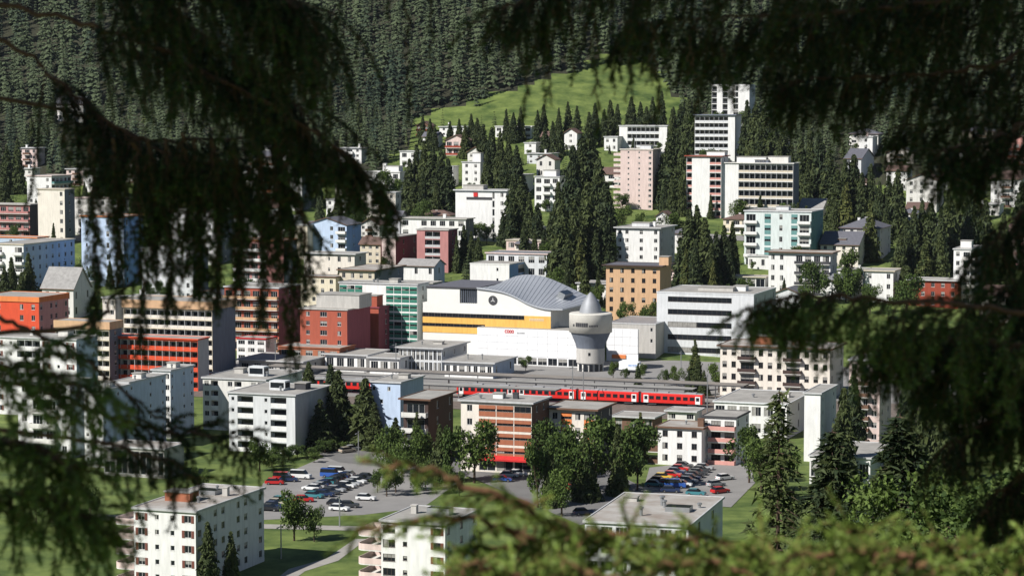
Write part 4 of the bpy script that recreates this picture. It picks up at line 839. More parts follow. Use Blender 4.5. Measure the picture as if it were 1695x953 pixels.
for px, py, hd, kind, cc, lab in ((1118, 808, .2, 'van', 'blue', 'bright blue van in the right parking yard'), (1104, 803, .1, 'car', 'red', 'red car between yellow and blue ones in the right yard'), (1110, 815, .2, 'car', 'dark blue', 'dark blue car nearest the low gravel roof'), (1130, 806, .1, 'car', 'white', 'white car beside the bright blue van'),
        (1152, 820, .0, 'car', 'teal', 'teal car by the edge of the low gravel roof'), (1185, 806, .9, 'car', 'silver', 'silver car near the leafy trees of the right yard'), (1200, 795, .9, 'car', 'white', 'white car in the far corner of the right yard'), (1192, 817, .9, 'car', 'red', 'red car under the leafy trees of the right yard')):
    g = ground(px, py); car(g.x, g.y, .095, -AX + hd, kind, cc, lab, G2)
for px, py, hd, kind, cc, lab in ((832, 797, .2, 'car', 'blue', 'blue car in front of the rust-panelled block'), (843, 790, .2, 'car', 'white', 'white car under the red awning'), (858, 788, .2, 'car', 'white', 'second white car under the red awning, farther right'), (966, 852, .6, 'car', 'dark blue', 'dark blue car left of the low gravel roof'), (946, 812, 1.2, 'car', 'red', 'red car among the trees left of the low gravel roof')):
    g = ground(px, py); car(g.x, g.y, .065, -AX + hd, kind, cc, lab, 'cars on the street')
g = ground(1026, 616); t = thing('delivery_truck', 'white delivery truck with blue lettering beside the round tower', 'truck', (g.x, g.y, .135), -AX)
mb = MB(); mb.box(0, 6.5, -1.2, 1.2, .9, 3.4); mb.build('cargo_box', W('panelwhite'), t)
mb = MB(); mb.prism([(6.6, .6), (8.4, .6), (8.4, 1.5), (8.0, 2.6), (6.6, 2.7)], -1.1, 1.1); mb.build('cab', W('white'), t)
mb = MB(); mb.quad((8.42, -1, 1.55), (8.42, 1, 1.55), (8.05, 1, 2.5), (8.05, -1, 2.5)); mb.quad((6.9, -1.12, 1.6), (7.9, -1.12, 1.6), (7.8, -1.12, 2.4), (6.9, -1.12, 2.4)); mb.build('windscreen', M_GLASS, t)
mb = MB(); mb.box(0, 8.2, -1, 1, .5, .85); mb.build('chassis', W('charcoal'), t)
for x in (1.2, 2.4, 7.3):
    for y in (-1.05, 1.05): o_ = link('wheel', wheel, t, (x, y, .47)); o_.scale = (1.5, 1.5, 1.5)
marks(t, None, [(3.2 + k * .5, 1.9, .36, .7) for k in range(6)], W('blue'), -1.21)

mb = MB()                                # painted bay lines of the left parking lot
for p0, p1, n in (((538, 822), (608, 794), 10), ((516, 812), (572, 789), 9)):
    a = ground(*p0); b = ground(*p1)
    for k in range(n):
        p = a.lerp(b, (k - .5) / (n - 2)); q = [p - EX * 2.6 - EY * .06, p + EX * 2.6 - EY * .06, p + EX * 2.6 + EY * .06, p - EX * 2.6 + EY * .06]; mb.quad(*[(v.x, v.y, .036) for v in q])
tag(mb.build('road_marking', W('offwhite')), kind='structure')

# ---------------------------------------------------------------- small houses filling the slope
ords = ['first', 'second', 'third', 'fourth', 'fifth', 'sixth', 'seventh', 'eighth', 'ninth', 'tenth', 'eleventh', 'twelfth', 'thirteenth', 'fourteenth', 'fifteenth', 'sixteenth', 'seventeenth', 'eighteenth', 'nineteenth', 'twentieth']
def in_building(x, y, m=1.0):
    for (o_, ex_, ey_, w_, d_, *_r) in BUILT:
        q = Vector((x - o_.x, y - o_.y, 0)); u = q.dot(ex_); v = q.dot(ey_)
        if -m < u < w_ + m and -m < v < d_ + m: return True
    return False
def hides(x, y, h, z, share=0.0):
    px, ptop = project((x, y, z + h))
    return any(b[6] - 2 < px < b[7] + 2 and ptop < b[8] - 4 - share * (b[8] - b[9]) and y < b[0].y + 5 for b in BUILT)
def ref_of(px, py, pool=None):
    best = None
    for b in pool or BUILT:
        dx = max(b[6] - px, 0, px - b[7]); dy = max(b[9] - py, 0, py - b[8]); s_ = dx * dx + dy * dy * 1.5
        if best is None or s_ < best[0]: best = (s_, b)
    return best[1]
infill = []; tries = 0; pool0 = list(BUILT); rh = random.Random(21); used = {}
while len(infill) < 60 and tries < 9000:
    tries += 1; y = rh.uniform(835, 1235); x = rh.uniform(-.205, .205) * y; z = float(terrain(x, y)); sc = FPX / y
    w_, d_, h_ = rh.uniform(9, 16), rh.uniform(8, 11), rh.choice((5.5, 6.5, 8, 9.5))
    q0 = Vector((x, y, 0)); pts = [q0 - EX * u + EY * v for u in (0, w_ / 2, w_) for v in (0, d_)]
    if any(in_building(p.x, p.y, 3.0) for p in pts): continue
    px, py = project((x, y, z))
    if 690 < px < 1120 and py < 222 or 915 < px < 1012 and py > 240 or px < 665 and py < 268 or px > 1240 and py < 240: continue
    if any(hides(p.x, p.y, h_ + 2, z, .38) for p in pts): continue
    wall = rh.choice(('white', 'white', 'white', 'offwhite', 'ivory', 'cream', 'lightgrey', 'pink')); rf = rh.choice(('flat', 'flat', 'gx', 'gy', 'hip')); b = ref_of(px, py, pool0)
    side = 'left of' if px < b[6] else 'right of' if px > b[7] else 'above' if y > b[0].y else 'below'
    word = {'ivory': 'cream', 'lightgrey': 'grey', 'offwhite': 'pale', 'cream': 'sand-coloured'}.get(wall, wall); rw = {'flat': 'flat-roofed', 'gx': 'gabled', 'gy': 'gable-fronted', 'hip': 'hip-roofed'}[rf]
    lab = f'small {word} {rw} house {side} the {b[5]}'
    if lab in used: continue
    used[lab] = 1; fl = 2 if h_ < 7 else 3
    building('house', lab, f'small {word} {rw} house {side} the {b[5]}'.replace('house', 'one') if False else b[5], 'house', px - w_ * sc * .94, px, px + d_ * sc * .34, py - h_ * sc, py, wall, fl, rh.choice(('www', 'wbw', 'W.W', 'wbb', 'w.ww')), rh.choice(('w', 'w.w', '')),
             roof=rf, rise=rh.uniform(1.8, 2.8), rm=rh.choice((M_BROWNROOF, M_SLATE)) if rf != 'flat' else None, par=rh.choice(('brown', 'white', 'offwhite')), over=.6, dmin=7, dmax=12,
             extra=(('chimney', rh.uniform(.2, .8), .45, .9, .9, rh.uniform(1, 2.2), 'white'),))
    infill.append(lab)
pool_named = pool0

# ---------------------------------------------------------------- trees
def leafmat(name, dark, light, scale):
    m = bpy.data.materials.new(name); m.use_nodes = True; t = m.node_tree; b = t.nodes['Principled BSDF']
    b.inputs['Roughness'].default_value = .75; b.inputs['Specular IOR Level'].default_value = .25
    tc = t.nodes.new('ShaderNodeTexCoord'); n = t.nodes.new('ShaderNodeTexNoise'); n.inputs['Scale'].default_value = scale; n.inputs['Detail'].default_value = 4
    oi = t.nodes.new('ShaderNodeObjectInfo'); ad = t.nodes.new('ShaderNodeMath'); ad.operation = 'MULTIPLY_ADD'; ad.inputs[1].default_value = .35
    at_ = t.nodes.new('ShaderNodeAttribute'); at_.attribute_name = 'tint'
    ad2 = t.nodes.new('ShaderNodeMath'); ad2.operation = 'ADD'; ad3 = t.nodes.new('ShaderNodeMath'); ad3.operation = 'SUBTRACT'; ad3.inputs[1].default_value = .17
    t.links.new(tc.outputs['Object'], n.inputs['Vector']); t.links.new(oi.outputs['Random'], ad.inputs[0]); t.links.new(n.outputs['Fac'], ad.inputs[2])
    t.links.new(ad.outputs[0], ad2.inputs[0]); t.links.new(at_.outputs['Fac'], ad2.inputs[1]); t.links.new(ad2.outputs[0], ad3.inputs[0])
    r = t.nodes.new('ShaderNodeValToRGB'); r.color_ramp.elements[0].position = .25; r.color_ramp.elements[1].position = .85
    r.color_ramp.elements[0].color = (*dark, 1); r.color_ramp.elements[1].color = (*light, 1)
    t.links.new(ad3.outputs[0], r.inputs[0]); t.links.new(r.outputs[0], b.inputs['Base Color']); return m
M_SPRUCE = leafmat('spruce_foliage', (.018, .032, .014), (.070, .088, .026), .5)
M_LARCH = leafmat('larch_foliage', (.035, .055, .016), (.11, .115, .030), .5)
M_LEAF = leafmat('broadleaf_foliage', (.030, .055, .012), (.095, .14, .028), .6)
def conifer_arrays(r, layers, per, tufts, rad, droop):
    V = []; Fc = []; tint = []
    for L in range(layers):
        t = (L + .15) / layers; z = .06 + .94 * t ** 1.02; R0 = rad * (1 - t) ** .82 * r.uniform(.78, 1.1) + .008
        for k in range(per if t < .8 else max(4, per - 3)):
            a = 2 * math.pi * (k + r.random()) / per + L * 1.3; q = R0 * r.uniform(.6, 1.15)
            ca, sa = math.cos(a), math.sin(a); side = np.array([-sa, ca, 0]); out = np.array([ca, sa, 0])
            z0 = z + .012; p0 = np.array([0, 0, z0]); p1 = out * q * .55 + [0, 0, z0 - droop * q * .12]; p2 = out * q + [0, 0, z0 - droop * q * .55]
            wd = q * r.uniform(.26, .42); i = len(V); tt = r.uniform(-.12, .2)
            V += [p0, p1 + side * wd - [0, 0, wd * .55], p1 + [0, 0, .006], p1 - side * wd - [0, 0, wd * .55], p2]
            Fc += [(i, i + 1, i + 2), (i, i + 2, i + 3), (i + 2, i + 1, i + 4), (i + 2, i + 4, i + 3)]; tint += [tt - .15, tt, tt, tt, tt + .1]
            for _ in range(tufts):
                s_ = r.uniform(.3, 1.0); c_ = out * q * s_ + side * r.normal() * wd * .7 + [0, 0, z0 - droop * q * .5 * s_ ** 2 + r.normal() * .006]
                u = r.normal(size=3) * np.array([1, 1, .6]); u /= np.linalg.norm(u) + 1e-6; v = np.array([0, 0, -1]) + r.normal(size=3) * .5; h = .022 + .05 * (1 - t) * r.random()
                i = len(V); V += [c_ + u * h * .55, c_ - u * h * .55, c_ + v * h * 1.2]; Fc.append((i, i + 1, i + 2)); tint += [tt + r.uniform(-.1, .2)] * 3
    return np.array(V), np.array(Fc, np.int32), np.array(tint)
def broad_arrays(r, n, wide):
    V = []; Fc = []; tint = []
    cl = [(np.array([r.normal() * .17 * wide, r.normal() * .17 * wide, r.uniform(.35, .85)]), r.uniform(.13, .22)) for _ in range(11)]
    for _ in range(n):
        c, q = cl[r.integers(len(cl))]; dv = r.normal(size=3); dv /= np.linalg.norm(dv); p = c + dv * q * r.uniform(.5, 1.08) * np.array([wide, wide, 1])
        h = r.uniform(.018, .042); u = r.normal(size=3); u /= np.linalg.norm(u); w_ = np.cross(u, r.normal(size=3)); w_ /= np.linalg.norm(w_)
        i = len(V); V += [p + u * h, p + w_ * h * .6, p - u * h, p - w_ * h * .6]; Fc += [(i, i + 1, i + 2), (i, i + 2, i + 3)]; tint += [r.uniform(-.2, .3)] * 4
    return np.array(V), np.array(Fc, np.int32), np.array(tint), cl
CONS = []; LARS = []; BROS = []
mb = MB(); mb.tube([(0, 0, -.03), (0, 0, .3), (0, 0, .97)], [.018, .013, .002], 6); TRUNK = mb.mesh('trunk', M_BARK)
for k in range(6):
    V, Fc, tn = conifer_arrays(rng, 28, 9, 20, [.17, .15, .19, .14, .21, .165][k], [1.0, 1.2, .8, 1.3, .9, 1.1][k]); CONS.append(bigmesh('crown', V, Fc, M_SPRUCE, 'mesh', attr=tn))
for k in range(3):
    V, Fc, tn = conifer_arrays(rng, 22, 7, 12, [.19, .22, .17][k], .5); LARS.append(bigmesh('crown', V, Fc, M_LARCH, 'mesh', attr=tn))
for k in range(4):
    V, Fc, tn, cl = broad_arrays(rng, 2600, [1.0, 1.25, .85, 1.1][k]); cm = bigmesh('crown', V, Fc, M_LEAF, 'mesh', attr=tn)
    mb = MB(); mb.tube([(0, 0, -.03), (.01, 0, .25), (0, .01, .6)], [.03, .022, .008], 6)
    for c_, q in cl[:7]: mb.tube([(0.005, 0, .25), tuple(c_ * .6 + np.array([0, 0, .12])), tuple(c_)], [.013, .008, .003], 4)
    BROS.append((cm, mb.mesh('trunk', M_BARK)))
TREES = []
def tree(x, y, h, kind, group, wid=1.0):
    z = float(terrain(x, y))
    t = thing({'spruce': 'spruce_tree', 'larch': 'larch_tree', 'broad': 'broadleaf_tree', 'shrub': 'shrub'}[kind], '', '', (x, y, z), random.uniform(0, 6.28), group)
    t.scale = (h * wid, h * wid, h)
    if kind == 'spruce': cm, tm = random.choice(CONS), TRUNK
    elif kind == 'larch': cm, tm = random.choice(LARS), TRUNK
    else: cm, tm = random.choice(BROS)
    link('trunk', tm, t); link('crown', cm, t)
    px, py = project((x, y, z + h * .5)); TREES.append((t, px, py, h, kind, group, y)); return t
def ptree(px, ytop, ybase, kind='spruce', group='spruces among the buildings', wid=1.0):
    for dy in (0, 3, -3, 6, -6, 10, 14, 18):
        g = ground(px, ybase + dy)
        if not in_building(g.x, g.y, .5 + 1.2): break
    else: return
    h = at(px, ytop, g.y).z - g.z
    if h > 2: tree(g.x, g.y, h, kind, group, wid)
CL = [(930,330,482),(948,240,425),(962,228,415),(975,212,415),(990,262,425),(1003,300,440),(960,352,462),(940,392,490),(985,380,478),(1000,355,462),(915,410,482),(924,300,440),(950,330,470),(972,300,455),(938,440,500),(968,430,500),(990,445,505),(912,350,440),(900,380,450),
 (678,262,348),(690,238,345),(703,232,348),(716,240,350),(730,246,356),(742,262,360),(700,285,366),(722,300,372),(684,300,362),
 (800,205,300),(814,210,306),(828,216,310),(842,224,316),(855,240,322),(806,250,330),(835,262,338),(850,285,402),(862,292,408),(876,318,420),(890,335,425),(846,330,412),(832,352,408),(868,362,440),(885,385,446),
 (768,372,445),(780,382,448),(792,392,450),(756,390,446),(902,205,262),(915,200,262),(925,190,258),(770,205,262),(720,205,250),(745,200,250),(790,195,252),(955,175,240),(975,185,245),(1000,180,245),(760,196,240),(700,190,240),(712,196,242),(780,188,235),(838,180,232),(850,186,236),(862,176,230),(890,182,236),(900,172,232),(940,168,232),(1010,165,235),(1022,172,238),(1045,160,225),(1060,168,228),(1080,160,228),(1095,150,232),(1070,176,232),(985,170,232),(925,178,236),
 (1096,255,345),(1108,225,345),(1120,212,345),(1132,225,350),(1112,290,352),(1100,300,356),(1128,290,358),(1140,160,262),(1126,172,258),(1112,180,258),(1152,150,240),
 (1128,395,482),(1140,345,478),(1153,338,480),(1166,360,482),(1150,398,492),(1185,382,470),(1198,372,468),(1212,366,466),(1208,400,480),(1176,405,486),
 (1236,165,285),(1250,172,292),(1264,180,300),(1280,192,306),(1296,205,312),(1256,215,310),(1290,232,322),(1325,225,335),(1340,215,335),(1356,220,338),(1372,245,345),(1385,280,385),(1398,262,380),(1412,255,380),(1426,285,385),(1440,270,385),(1310,250,330),(1335,270,345),
 (1320,335,402),(1334,340,405),(1346,348,410),(1300,380,415),(1380,330,400),(1455,300,395),(1470,290,395),(1485,280,400),(1490,385,475),(1500,360,470),(1512,340,462),(1525,330,460),(1540,335,462),(1556,345,468),(1570,320,455),(1590,300,445),(1600,330,450),(1630,330,450),(1645,380,490),(1660,350,470),(1640,420,500),(1690,300,420),(1480,430,492),(1494,440,500),(1555,380,478),(1610,270,400),(1580,250,370),
 (92,322,398),(48,418,500),(20,425,505),(8,440,510),(36,450,512),(140,300,340),(170,270,330),(225,300,400),(250,310,420),(270,320,430),(30,230,320),(12,240,320),(340,250,340),(380,260,345),(530,330,395),(545,345,400),(480,340,410),(560,310,370),(585,300,365),(575,335,380),
 (511,598,655),(548,602,728),(560,612,735),(605,625,738),(592,655,735),(620,665,745),(642,650,730),(655,690,750),(530,660,745),
 (345,862,965),(383,878,968),(1155,590,648),(1140,612,650),(1056,600,642),(1165,612,655),
 (910,735,840),(968,715,830),(1022,700,820),(728,700,798),(1395,640,790),(1412,610,760),(1385,690,800),(1430,560,700),(1500,610,780),(1530,640,800),(1560,620,800)]
for a in CL: ptree(*a, wid=random.uniform(.9, 1.3) * (1.5 if 500 < a[0] < 660 and a[2] > 600 else 1))
for a in [(960,390,490),(1135,410,490),(1180,430,492),(1150,500+60,640),(1440,330,420),(1530,390,480),(1400,300,400),(690,620+60,760),(1240,240,320),(1060,640+40,760)]: ptree(*a, kind='larch', group='larches among the buildings')
BL = [(705,762,812),(722,770,818),(745,768,812),(690,775,818),(760,780,822),(487,806,895),(520,836,897),(640,700,785),(700,700,790),(745,705,800),(665,720,790),(785,690,800),(640,770,822),(655,750,815),(625,775,815),
 (890,725,840),(948,705,830),(985,690,815),(1035,695,810),(1055,700,812),(930,770,855),(915,690,790),(1240,700,800),(1260,720,815),(1290,740,830),
 (1405,412,475),(1415,440,500),(1390,450,498),(1345,430,500),(1500,450,520),(870,588,615),(1060,600,628),(1035,608,630),(1015,598,628),(1190,600,650),(1100,610,640),(1120,605,640),(1400,440,500),(1330,470,520),(1440,470,520),(1470,490,530),
 (600,340,390),(640,280,330),(700,330,380),(905,400,460),(920,440,492),(1010,400,460),(990,470,510),(930,480,520),(950,470,512),(1030,340,385),(1060,350,390),(1110,350,400),(1300,420,470),(1210,470,510),(1235,460,505),
 (20,480,520),(105,610,640),(260,560,600),(390,650,690),(430,720,780),(330,770,820),(150,800,860),(100,790,850),(60,800,870)]
for a in BL: ptree(*a, kind='broad', group='leafy trees among the buildings', wid=random.uniform(.55, .85))
for a in [(448,738,762),(462,742,764),(478,738,762),(492,735,758),(508,740,760),(522,735,756),(538,728,750),(552,722,745),(566,730,745),(520,748,766),(450,752,772),(468,755,772)]: ptree(*a, kind='shrub', group='shrubs below the grey-white block', wid=1.5)
# garden trees against the facades of the slope
for b in list(BUILT):
    if b[0].y < 800 or b[5] in ('yellow-banded store',): continue
    Hpx = b[8] - b[9]; n = max(1, int(b[3] / 9))
    for k in range(n):
        u = (k + random.uniform(.1, .9)) / n * b[3]; p = b[0] + b[1] * u - b[2] * random.uniform(2.5, 6); sc = FPX / p.y; h = min(9.5, max(3.5, Hpx / sc * random.uniform(.22, .5)))
        if in_building(p.x, p.y, 1.0) or not -40 < project(p)[0] < 1735: continue
        if random.random() < .35: tree(p.x, p.y, h * 1.25, 'spruce', 'spruces among the buildings', random.uniform(.9, 1.3))
        else: tree(p.x, p.y, h, 'broad', 'leafy trees among the buildings', random.uniform(.7, 1.0))
# free spruces between the houses of the slope
tries = 0; extra_n = 0
while extra_n < 60 and tries < 3000:
    tries += 1; y = random.uniform(900, 1260); x = random.uniform(-.23, .23) * y
    if in_building(x, y, 4): continue
    h = random.uniform(11, 19); px, ptop = project((x, y, float(terrain(x, y)) + h)); _, pb = project((x, y, float(terrain(x, y))))
    if any(b[6] - 3 < px < b[7] + 3 and ptop < b[8] + 2 and y < b[0].y + 5 for b in BUILT): continue
    if pb > 480 or (690 < px < 1120 and pb < 225): continue
    tree(x, y, h, 'spruce', 'spruces among the buildings', random.uniform(.85, 1.2)); extra_n += 1
# forest on the mountainside behind, one mass
bx = [ground(px, py) for px, py in ((-200, 300), (60, 300), (300, 310), (480, 330), (600, 300), (660, 255), (692, 205), (705, 188), (770, 180), (850, 152), (920, 128), (1000, 100), (1080, 118), (1122, 165), (1145, 215), (1250, 262), (1400, 310), (1700, 330), (1900, 330))]
bx = [(p.x / p.y, p.y) for p in bx]
lo = [conifer_arrays(rng, 11, 6, 1, q, 1.0) for q in (.16, .14, .19, .15, .12, .21, .17)]
VV = []; FF = []; TT = []; off = 0; cell = 7.9
for gy in np.arange(1060, 1500, cell):
    for gxx in np.arange(-.235 * gy, .235 * gy, cell):
        x = gxx + rng.uniform(-2.6, 2.6); y = gy + rng.uniform(-2.6, 2.6)
        yb = np.interp(x / y, [b[0] for b in bx], [b[1] for b in bx]) + 4 * math.sin(x * .11) + rng.uniform(-3, 5)
        if y < yb or in_building(x, y, 3): continue
        if rng.random() < .06: continue
        k = rng.integers(7); V, Fc, tn = lo[k]; h = rng.uniform(13, 31) if y > 1260 else rng.uniform(12, 22)
        if y < 1300 and hides(x, y, h, float(terrain(x, y))): continue
        a = rng.uniform(0, 6.28); ca, sa = math.cos(a), math.sin(a); wd = h * rng.uniform(.7, 1.3)
        P = np.stack([(V[:, 0] * ca - V[:, 1] * sa) * wd + x, (V[:, 0] * sa + V[:, 1] * ca) * wd + y, V[:, 2] * h + terrain(x, y) - .3], 1)
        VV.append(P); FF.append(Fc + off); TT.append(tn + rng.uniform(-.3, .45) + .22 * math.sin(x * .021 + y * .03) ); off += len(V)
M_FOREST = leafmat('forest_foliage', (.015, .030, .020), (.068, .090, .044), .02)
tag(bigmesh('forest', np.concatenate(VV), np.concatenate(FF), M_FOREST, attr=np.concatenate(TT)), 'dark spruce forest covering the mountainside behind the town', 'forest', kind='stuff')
fx = np.arange(-420, 420, 9.0); fy = np.arange(1050, 1700, 9.0); mb = MB()
for y in fy:                             # needle litter under the forest
    for x in fx:
        if y + 4 > np.interp((x + 4) / (y + 4), [b[0] for b in bx], [b[1] for b in bx]) + 6: mb.quad(*[(a, b_, float(terrain(a, b_)) + .06) for a, b_ in ((x, y), (x + 9, y), (x + 9, y + 9), (x, y + 9))])
tag(mb.build('forest_ground', mat('needle_litter', (.035, .036, .020), .95, .35, .05)), kind='structure')
print('forest trees', len(VV), 'tris', sum(len(f) for f in FF))
# bushes and garden trees too many to tell apart on the built-up slope
bl = [broad_arrays(rng, 110, q)[:3] for q in (1.3, 1.0, 1.6)]; sm = [conifer_arrays(rng, 10, 6, 1, q, 1.0) for q in (.17, .2)]
def scatter(name, label, n, lo_y, hi_y, spruce_p, hr, m):
    VV = []; FF = []; TT = []; off = 0; k_ = 0; tr_ = 0
    while k_ < n and tr_ < n * 12:
        tr_ += 1; y = rng.uniform(lo_y, hi_y); x = rng.uniform(-.24, .24) * y; z = float(terrain(x, y))
        con = spruce_p == 1; h = rng.uniform(*hr)
        if in_building(x, y, 1.5) or hides(x, y, h, z): continue
        px, pb = project((x, y, z))
        if 690 < px < 1120 and pb < 215: continue
        V, Fc, tn = (sm[rng.integers(2)] if con else bl[rng.integers(3)]); a = rng.uniform(0, 6.28); ca, sa = math.cos(a), math.sin(a); wd = h * (rng.uniform(.9, 1.2) if con else rng.uniform(1.0, 1.7))
        VV.append(np.stack([(V[:, 0] * ca - V[:, 1] * sa) * wd + x, (V[:, 0] * sa + V[:, 1] * ca) * wd + y, V[:, 2] * h + z - (.05 if con else .28) * h], 1)); FF.append(Fc + off); TT.append(tn + rng.uniform(-.25, .3)); off += len(V); k_ += 1
    tag(bigmesh(name, np.concatenate(VV), np.concatenate(FF), m, attr=np.concatenate(TT)), label, 'shrubbery', kind='stuff')
scatter('undergrowth', 'green bushes and garden growth between the houses of the slope', 1500, 800, 1270, 0, (2.5, 7), M_LEAF)
scatter('young_forest', 'small dark conifers filling the gaps between the houses', 700, 840, 1280, 1, (6, 13), M_SPRUCE)
# labels: every tree is named by the nearest thing one can find, then by its place in that group
byref = {}
for rec in TREES:
    b = ref_of(rec[1], rec[2], pool_named); side = 'left of' if rec[1] < b[6] else ('right of' if rec[1] > b[7] else ('in front of' if rec[6] < b[0].y else 'behind'))
    byref.setdefault((rec[4], side, b[5]), []).append(rec)
KW = {'spruce': ('dark spruce', 'tree'), 'larch': ('yellowish larch', 'tree'), 'broad': ('leafy green tree', 'tree'), 'shrub': ('low green shrub', 'shrub')}
for (kind, side, ref), L in byref.items():
    L.sort(key=lambda r_: r_[1])
    for k, rec in enumerate(L):
        w_ = KW[kind][0]
        lab = f'{w_} {side} the {ref}' if len(L) == 1 else f'{w_} {side} the {ref}, {ords[k]} from left'
        rec[0]['label'] = lab; rec[0]['category'] = KW[kind][1]

# ---------------------------------------------------------------- trees of the hillside the photograph is taken from
def conifer_fine(r, layers, per, rad, n_tuft, size, gap=0.0):
    V = []; Fc = []; tint = []; mb = MB(); mb.tube([(0, 0, -.03), (.004, 0, .4), (0, 0, .99)], [.010, .007, .0015], 6)
    for L in range(layers):
        t = (L + .2) / layers; z = .10 + .9 * t; R0 = rad * (1 - t) ** .75 + .01
        for k in range(per):
            if r.random() < gap: continue
            a = 2 * math.pi * (k + r.random() * .8) / per + L * 1.1; q = R0 * r.uniform(.55, 1.15); ca, sa = math.cos(a), math.sin(a)
            out = np.array([ca, sa, 0]); side = np.array([-sa, ca, 0]); tt = r.uniform(-.2, .25)
            mb.tube([(0, 0, z), tuple(out * q * .6 + [0, 0, z - q * .12]), tuple(out * q + [0, 0, z - q * .22])], [.0022, .0014, .0006], 3)
            for _ in range(int(n_tuft * (q / rad) + 4)):
                s_ = r.uniform(.15, 1.02); c_ = out * q * s_ + side * r.normal() * q * .16 * (1.2 - s_) + [0, 0, z - q * .24 * s_ ** 1.3 - abs(r.normal()) * size * .8]
                u = out * r.uniform(.2, 1) + side * r.normal() * .9 + [0, 0, r.normal() * .5 - .3]; u /= np.linalg.norm(u); v = np.cross(u, r.normal(size=3)); v /= np.linalg.norm(v); h = size * r.uniform(.6, 1.4)
                i = len(V); V += [c_ + v * h * .22, c_ - v * h * .22, c_ + u * h]; Fc.append((i, i + 1, i + 2)); tint += [tt + r.uniform(-.1, .2)] * 3
    return bigmesh('crown', np.array(V), np.array(Fc, np.int32), M_SPRUCE, 'mesh', attr=np.array(tint)), mb.mesh('trunk', M_BARK)
def leafy_fine(r, n, wide, size):
    V = []; Fc = []; tint = []; mb = MB(); mb.tube([(0, 0, -.03), (.01, 0, .3), (0, .01, .75)], [.025, .018, .005], 6)
    cl = [(np.array([r.normal() * .2 * wide, r.normal() * .2 * wide, r.uniform(.25, .92)]), r.uniform(.07, .15)) for _ in range(26)]
    for c_, q in cl: mb.tube([(0, 0, max(.12, c_[2] - .3)), tuple(c_ * .6 + np.array([0, 0, c_[2] * .3])), tuple(c_)], [.010, .005, .002], 4)
    for _ in range(n):
        c_, q = cl[r.integers(len(cl))]; dv = r.normal(size=3); p = c_ + dv * q * .55; h = size * r.uniform(.6, 1.3)
        u = r.normal(size=3); u /= np.linalg.norm(u); w_ = np.cross(u, r.normal(size=3)); w_ /= np.linalg.norm(w_)
        i = len(V); V += [p + u * h, p + w_ * h * .55, p - u * h, p - w_ * h * .55]; Fc += [(i, i + 1, i + 2), (i, i + 2, i + 3)]; tint += [r.uniform(-.25, .35)] * 4
    return bigmesh('crown', np.array(V), np.array(Fc, np.int32), M_LEAF, 'mesh', attr=np.array(tint)), mb.mesh('trunk', M_BARK)
FS = conifer_fine(rng, 30, 7, .17, 34, .028, .30); FS2 = conifer_fine(rng, 30, 9, .17, 70, .028, .05); FL = leafy_fine(rng, 11000, 1.3, .017); FL2 = leafy_fine(rng, 9000, 1.1, .016)
def hill_tree(px, ytop, Y, meshes, name, label, wid=1.0):
    p = at(px, ytop, Y); z = float(terrain(p.x, Y)); h = p.z - z
    t = thing(name, label, 'tree', (p.x, Y, z), random.uniform(0, 6), 'trees on the near hillside'); t.scale = (h * wid, h * wid, h); link('crown', meshes[0], t); link('trunk', meshes[1], t); return t
hill_tree(1290, 640, 125, FS, 'spruce_tree', 'slender dark young spruce with thin straight trunk before the right parking yard', 1.15)
hill_tree(1378, 706, 118, FS2, 'spruce_tree', 'bushier dark spruce immediately right of the slender young spruce', 1.5)
hill_tree(1490, 680, 100, FS2, 'spruce_tree', 'broad dark spruce below the big right bough', 1.6)
hill_tree(1580, 790, 92, FL, 'broadleaf_tree', 'leafy tree between the broad dark spruce and the right edge', .9)
hill_tree(1660, 745, 84, FL2, 'broadleaf_tree', 'bright-leaved tree at the lower right edge', 1.1)

# ---------------------------------------------------------------- spruce boughs in front of the lens
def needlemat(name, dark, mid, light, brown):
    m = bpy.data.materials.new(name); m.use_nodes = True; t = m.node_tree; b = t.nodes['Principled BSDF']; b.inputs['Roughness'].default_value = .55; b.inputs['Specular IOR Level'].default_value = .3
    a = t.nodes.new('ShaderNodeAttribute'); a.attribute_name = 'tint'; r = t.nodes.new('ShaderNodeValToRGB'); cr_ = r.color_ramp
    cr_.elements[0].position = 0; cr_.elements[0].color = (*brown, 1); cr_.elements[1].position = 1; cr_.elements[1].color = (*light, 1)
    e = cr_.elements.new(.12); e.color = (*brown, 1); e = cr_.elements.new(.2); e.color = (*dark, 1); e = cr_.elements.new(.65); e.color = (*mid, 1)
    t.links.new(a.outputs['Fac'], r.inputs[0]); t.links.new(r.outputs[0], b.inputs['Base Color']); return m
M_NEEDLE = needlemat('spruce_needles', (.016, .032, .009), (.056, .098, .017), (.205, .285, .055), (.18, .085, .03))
M_TWIG = mat('twig_bark', (.16, .080, .042), .9, .4, 30)
DOWN = np.array([0, 0, -1.0])
def nrm(v): return v / (np.linalg.norm(v) + 1e-9)
def grow(r, p, dr, L, g, wob, n):
    pts = [np.array(p, float)]; dr = nrm(np.array(dr, float)); ds = L / n
    for _ in range(n):
        dr = nrm(dr + DOWN * g * ds / max(L, .05) + r.normal(size=3) * wob); pts.append(pts[-1] + dr * ds)
    return np.array(pts)
def spline(P, n):
    P = [np.array(q, float) for q in P]; out = []
    for i in range(len(P) - 1):
        a, b, c_, d_ = P[max(i-1, 0)], P[i], P[i+1], P[min(i+2, len(P)-1)]
        for k in range(n):
            t = k / n; out.append(.5 * (2*b + (c_-a)*t + (2*a - 5*b + 4*c_ - d_)*t*t + (-a + 3*b - 3*c_ + d_)*t**3))
    return np.array(out + [P[-1]])
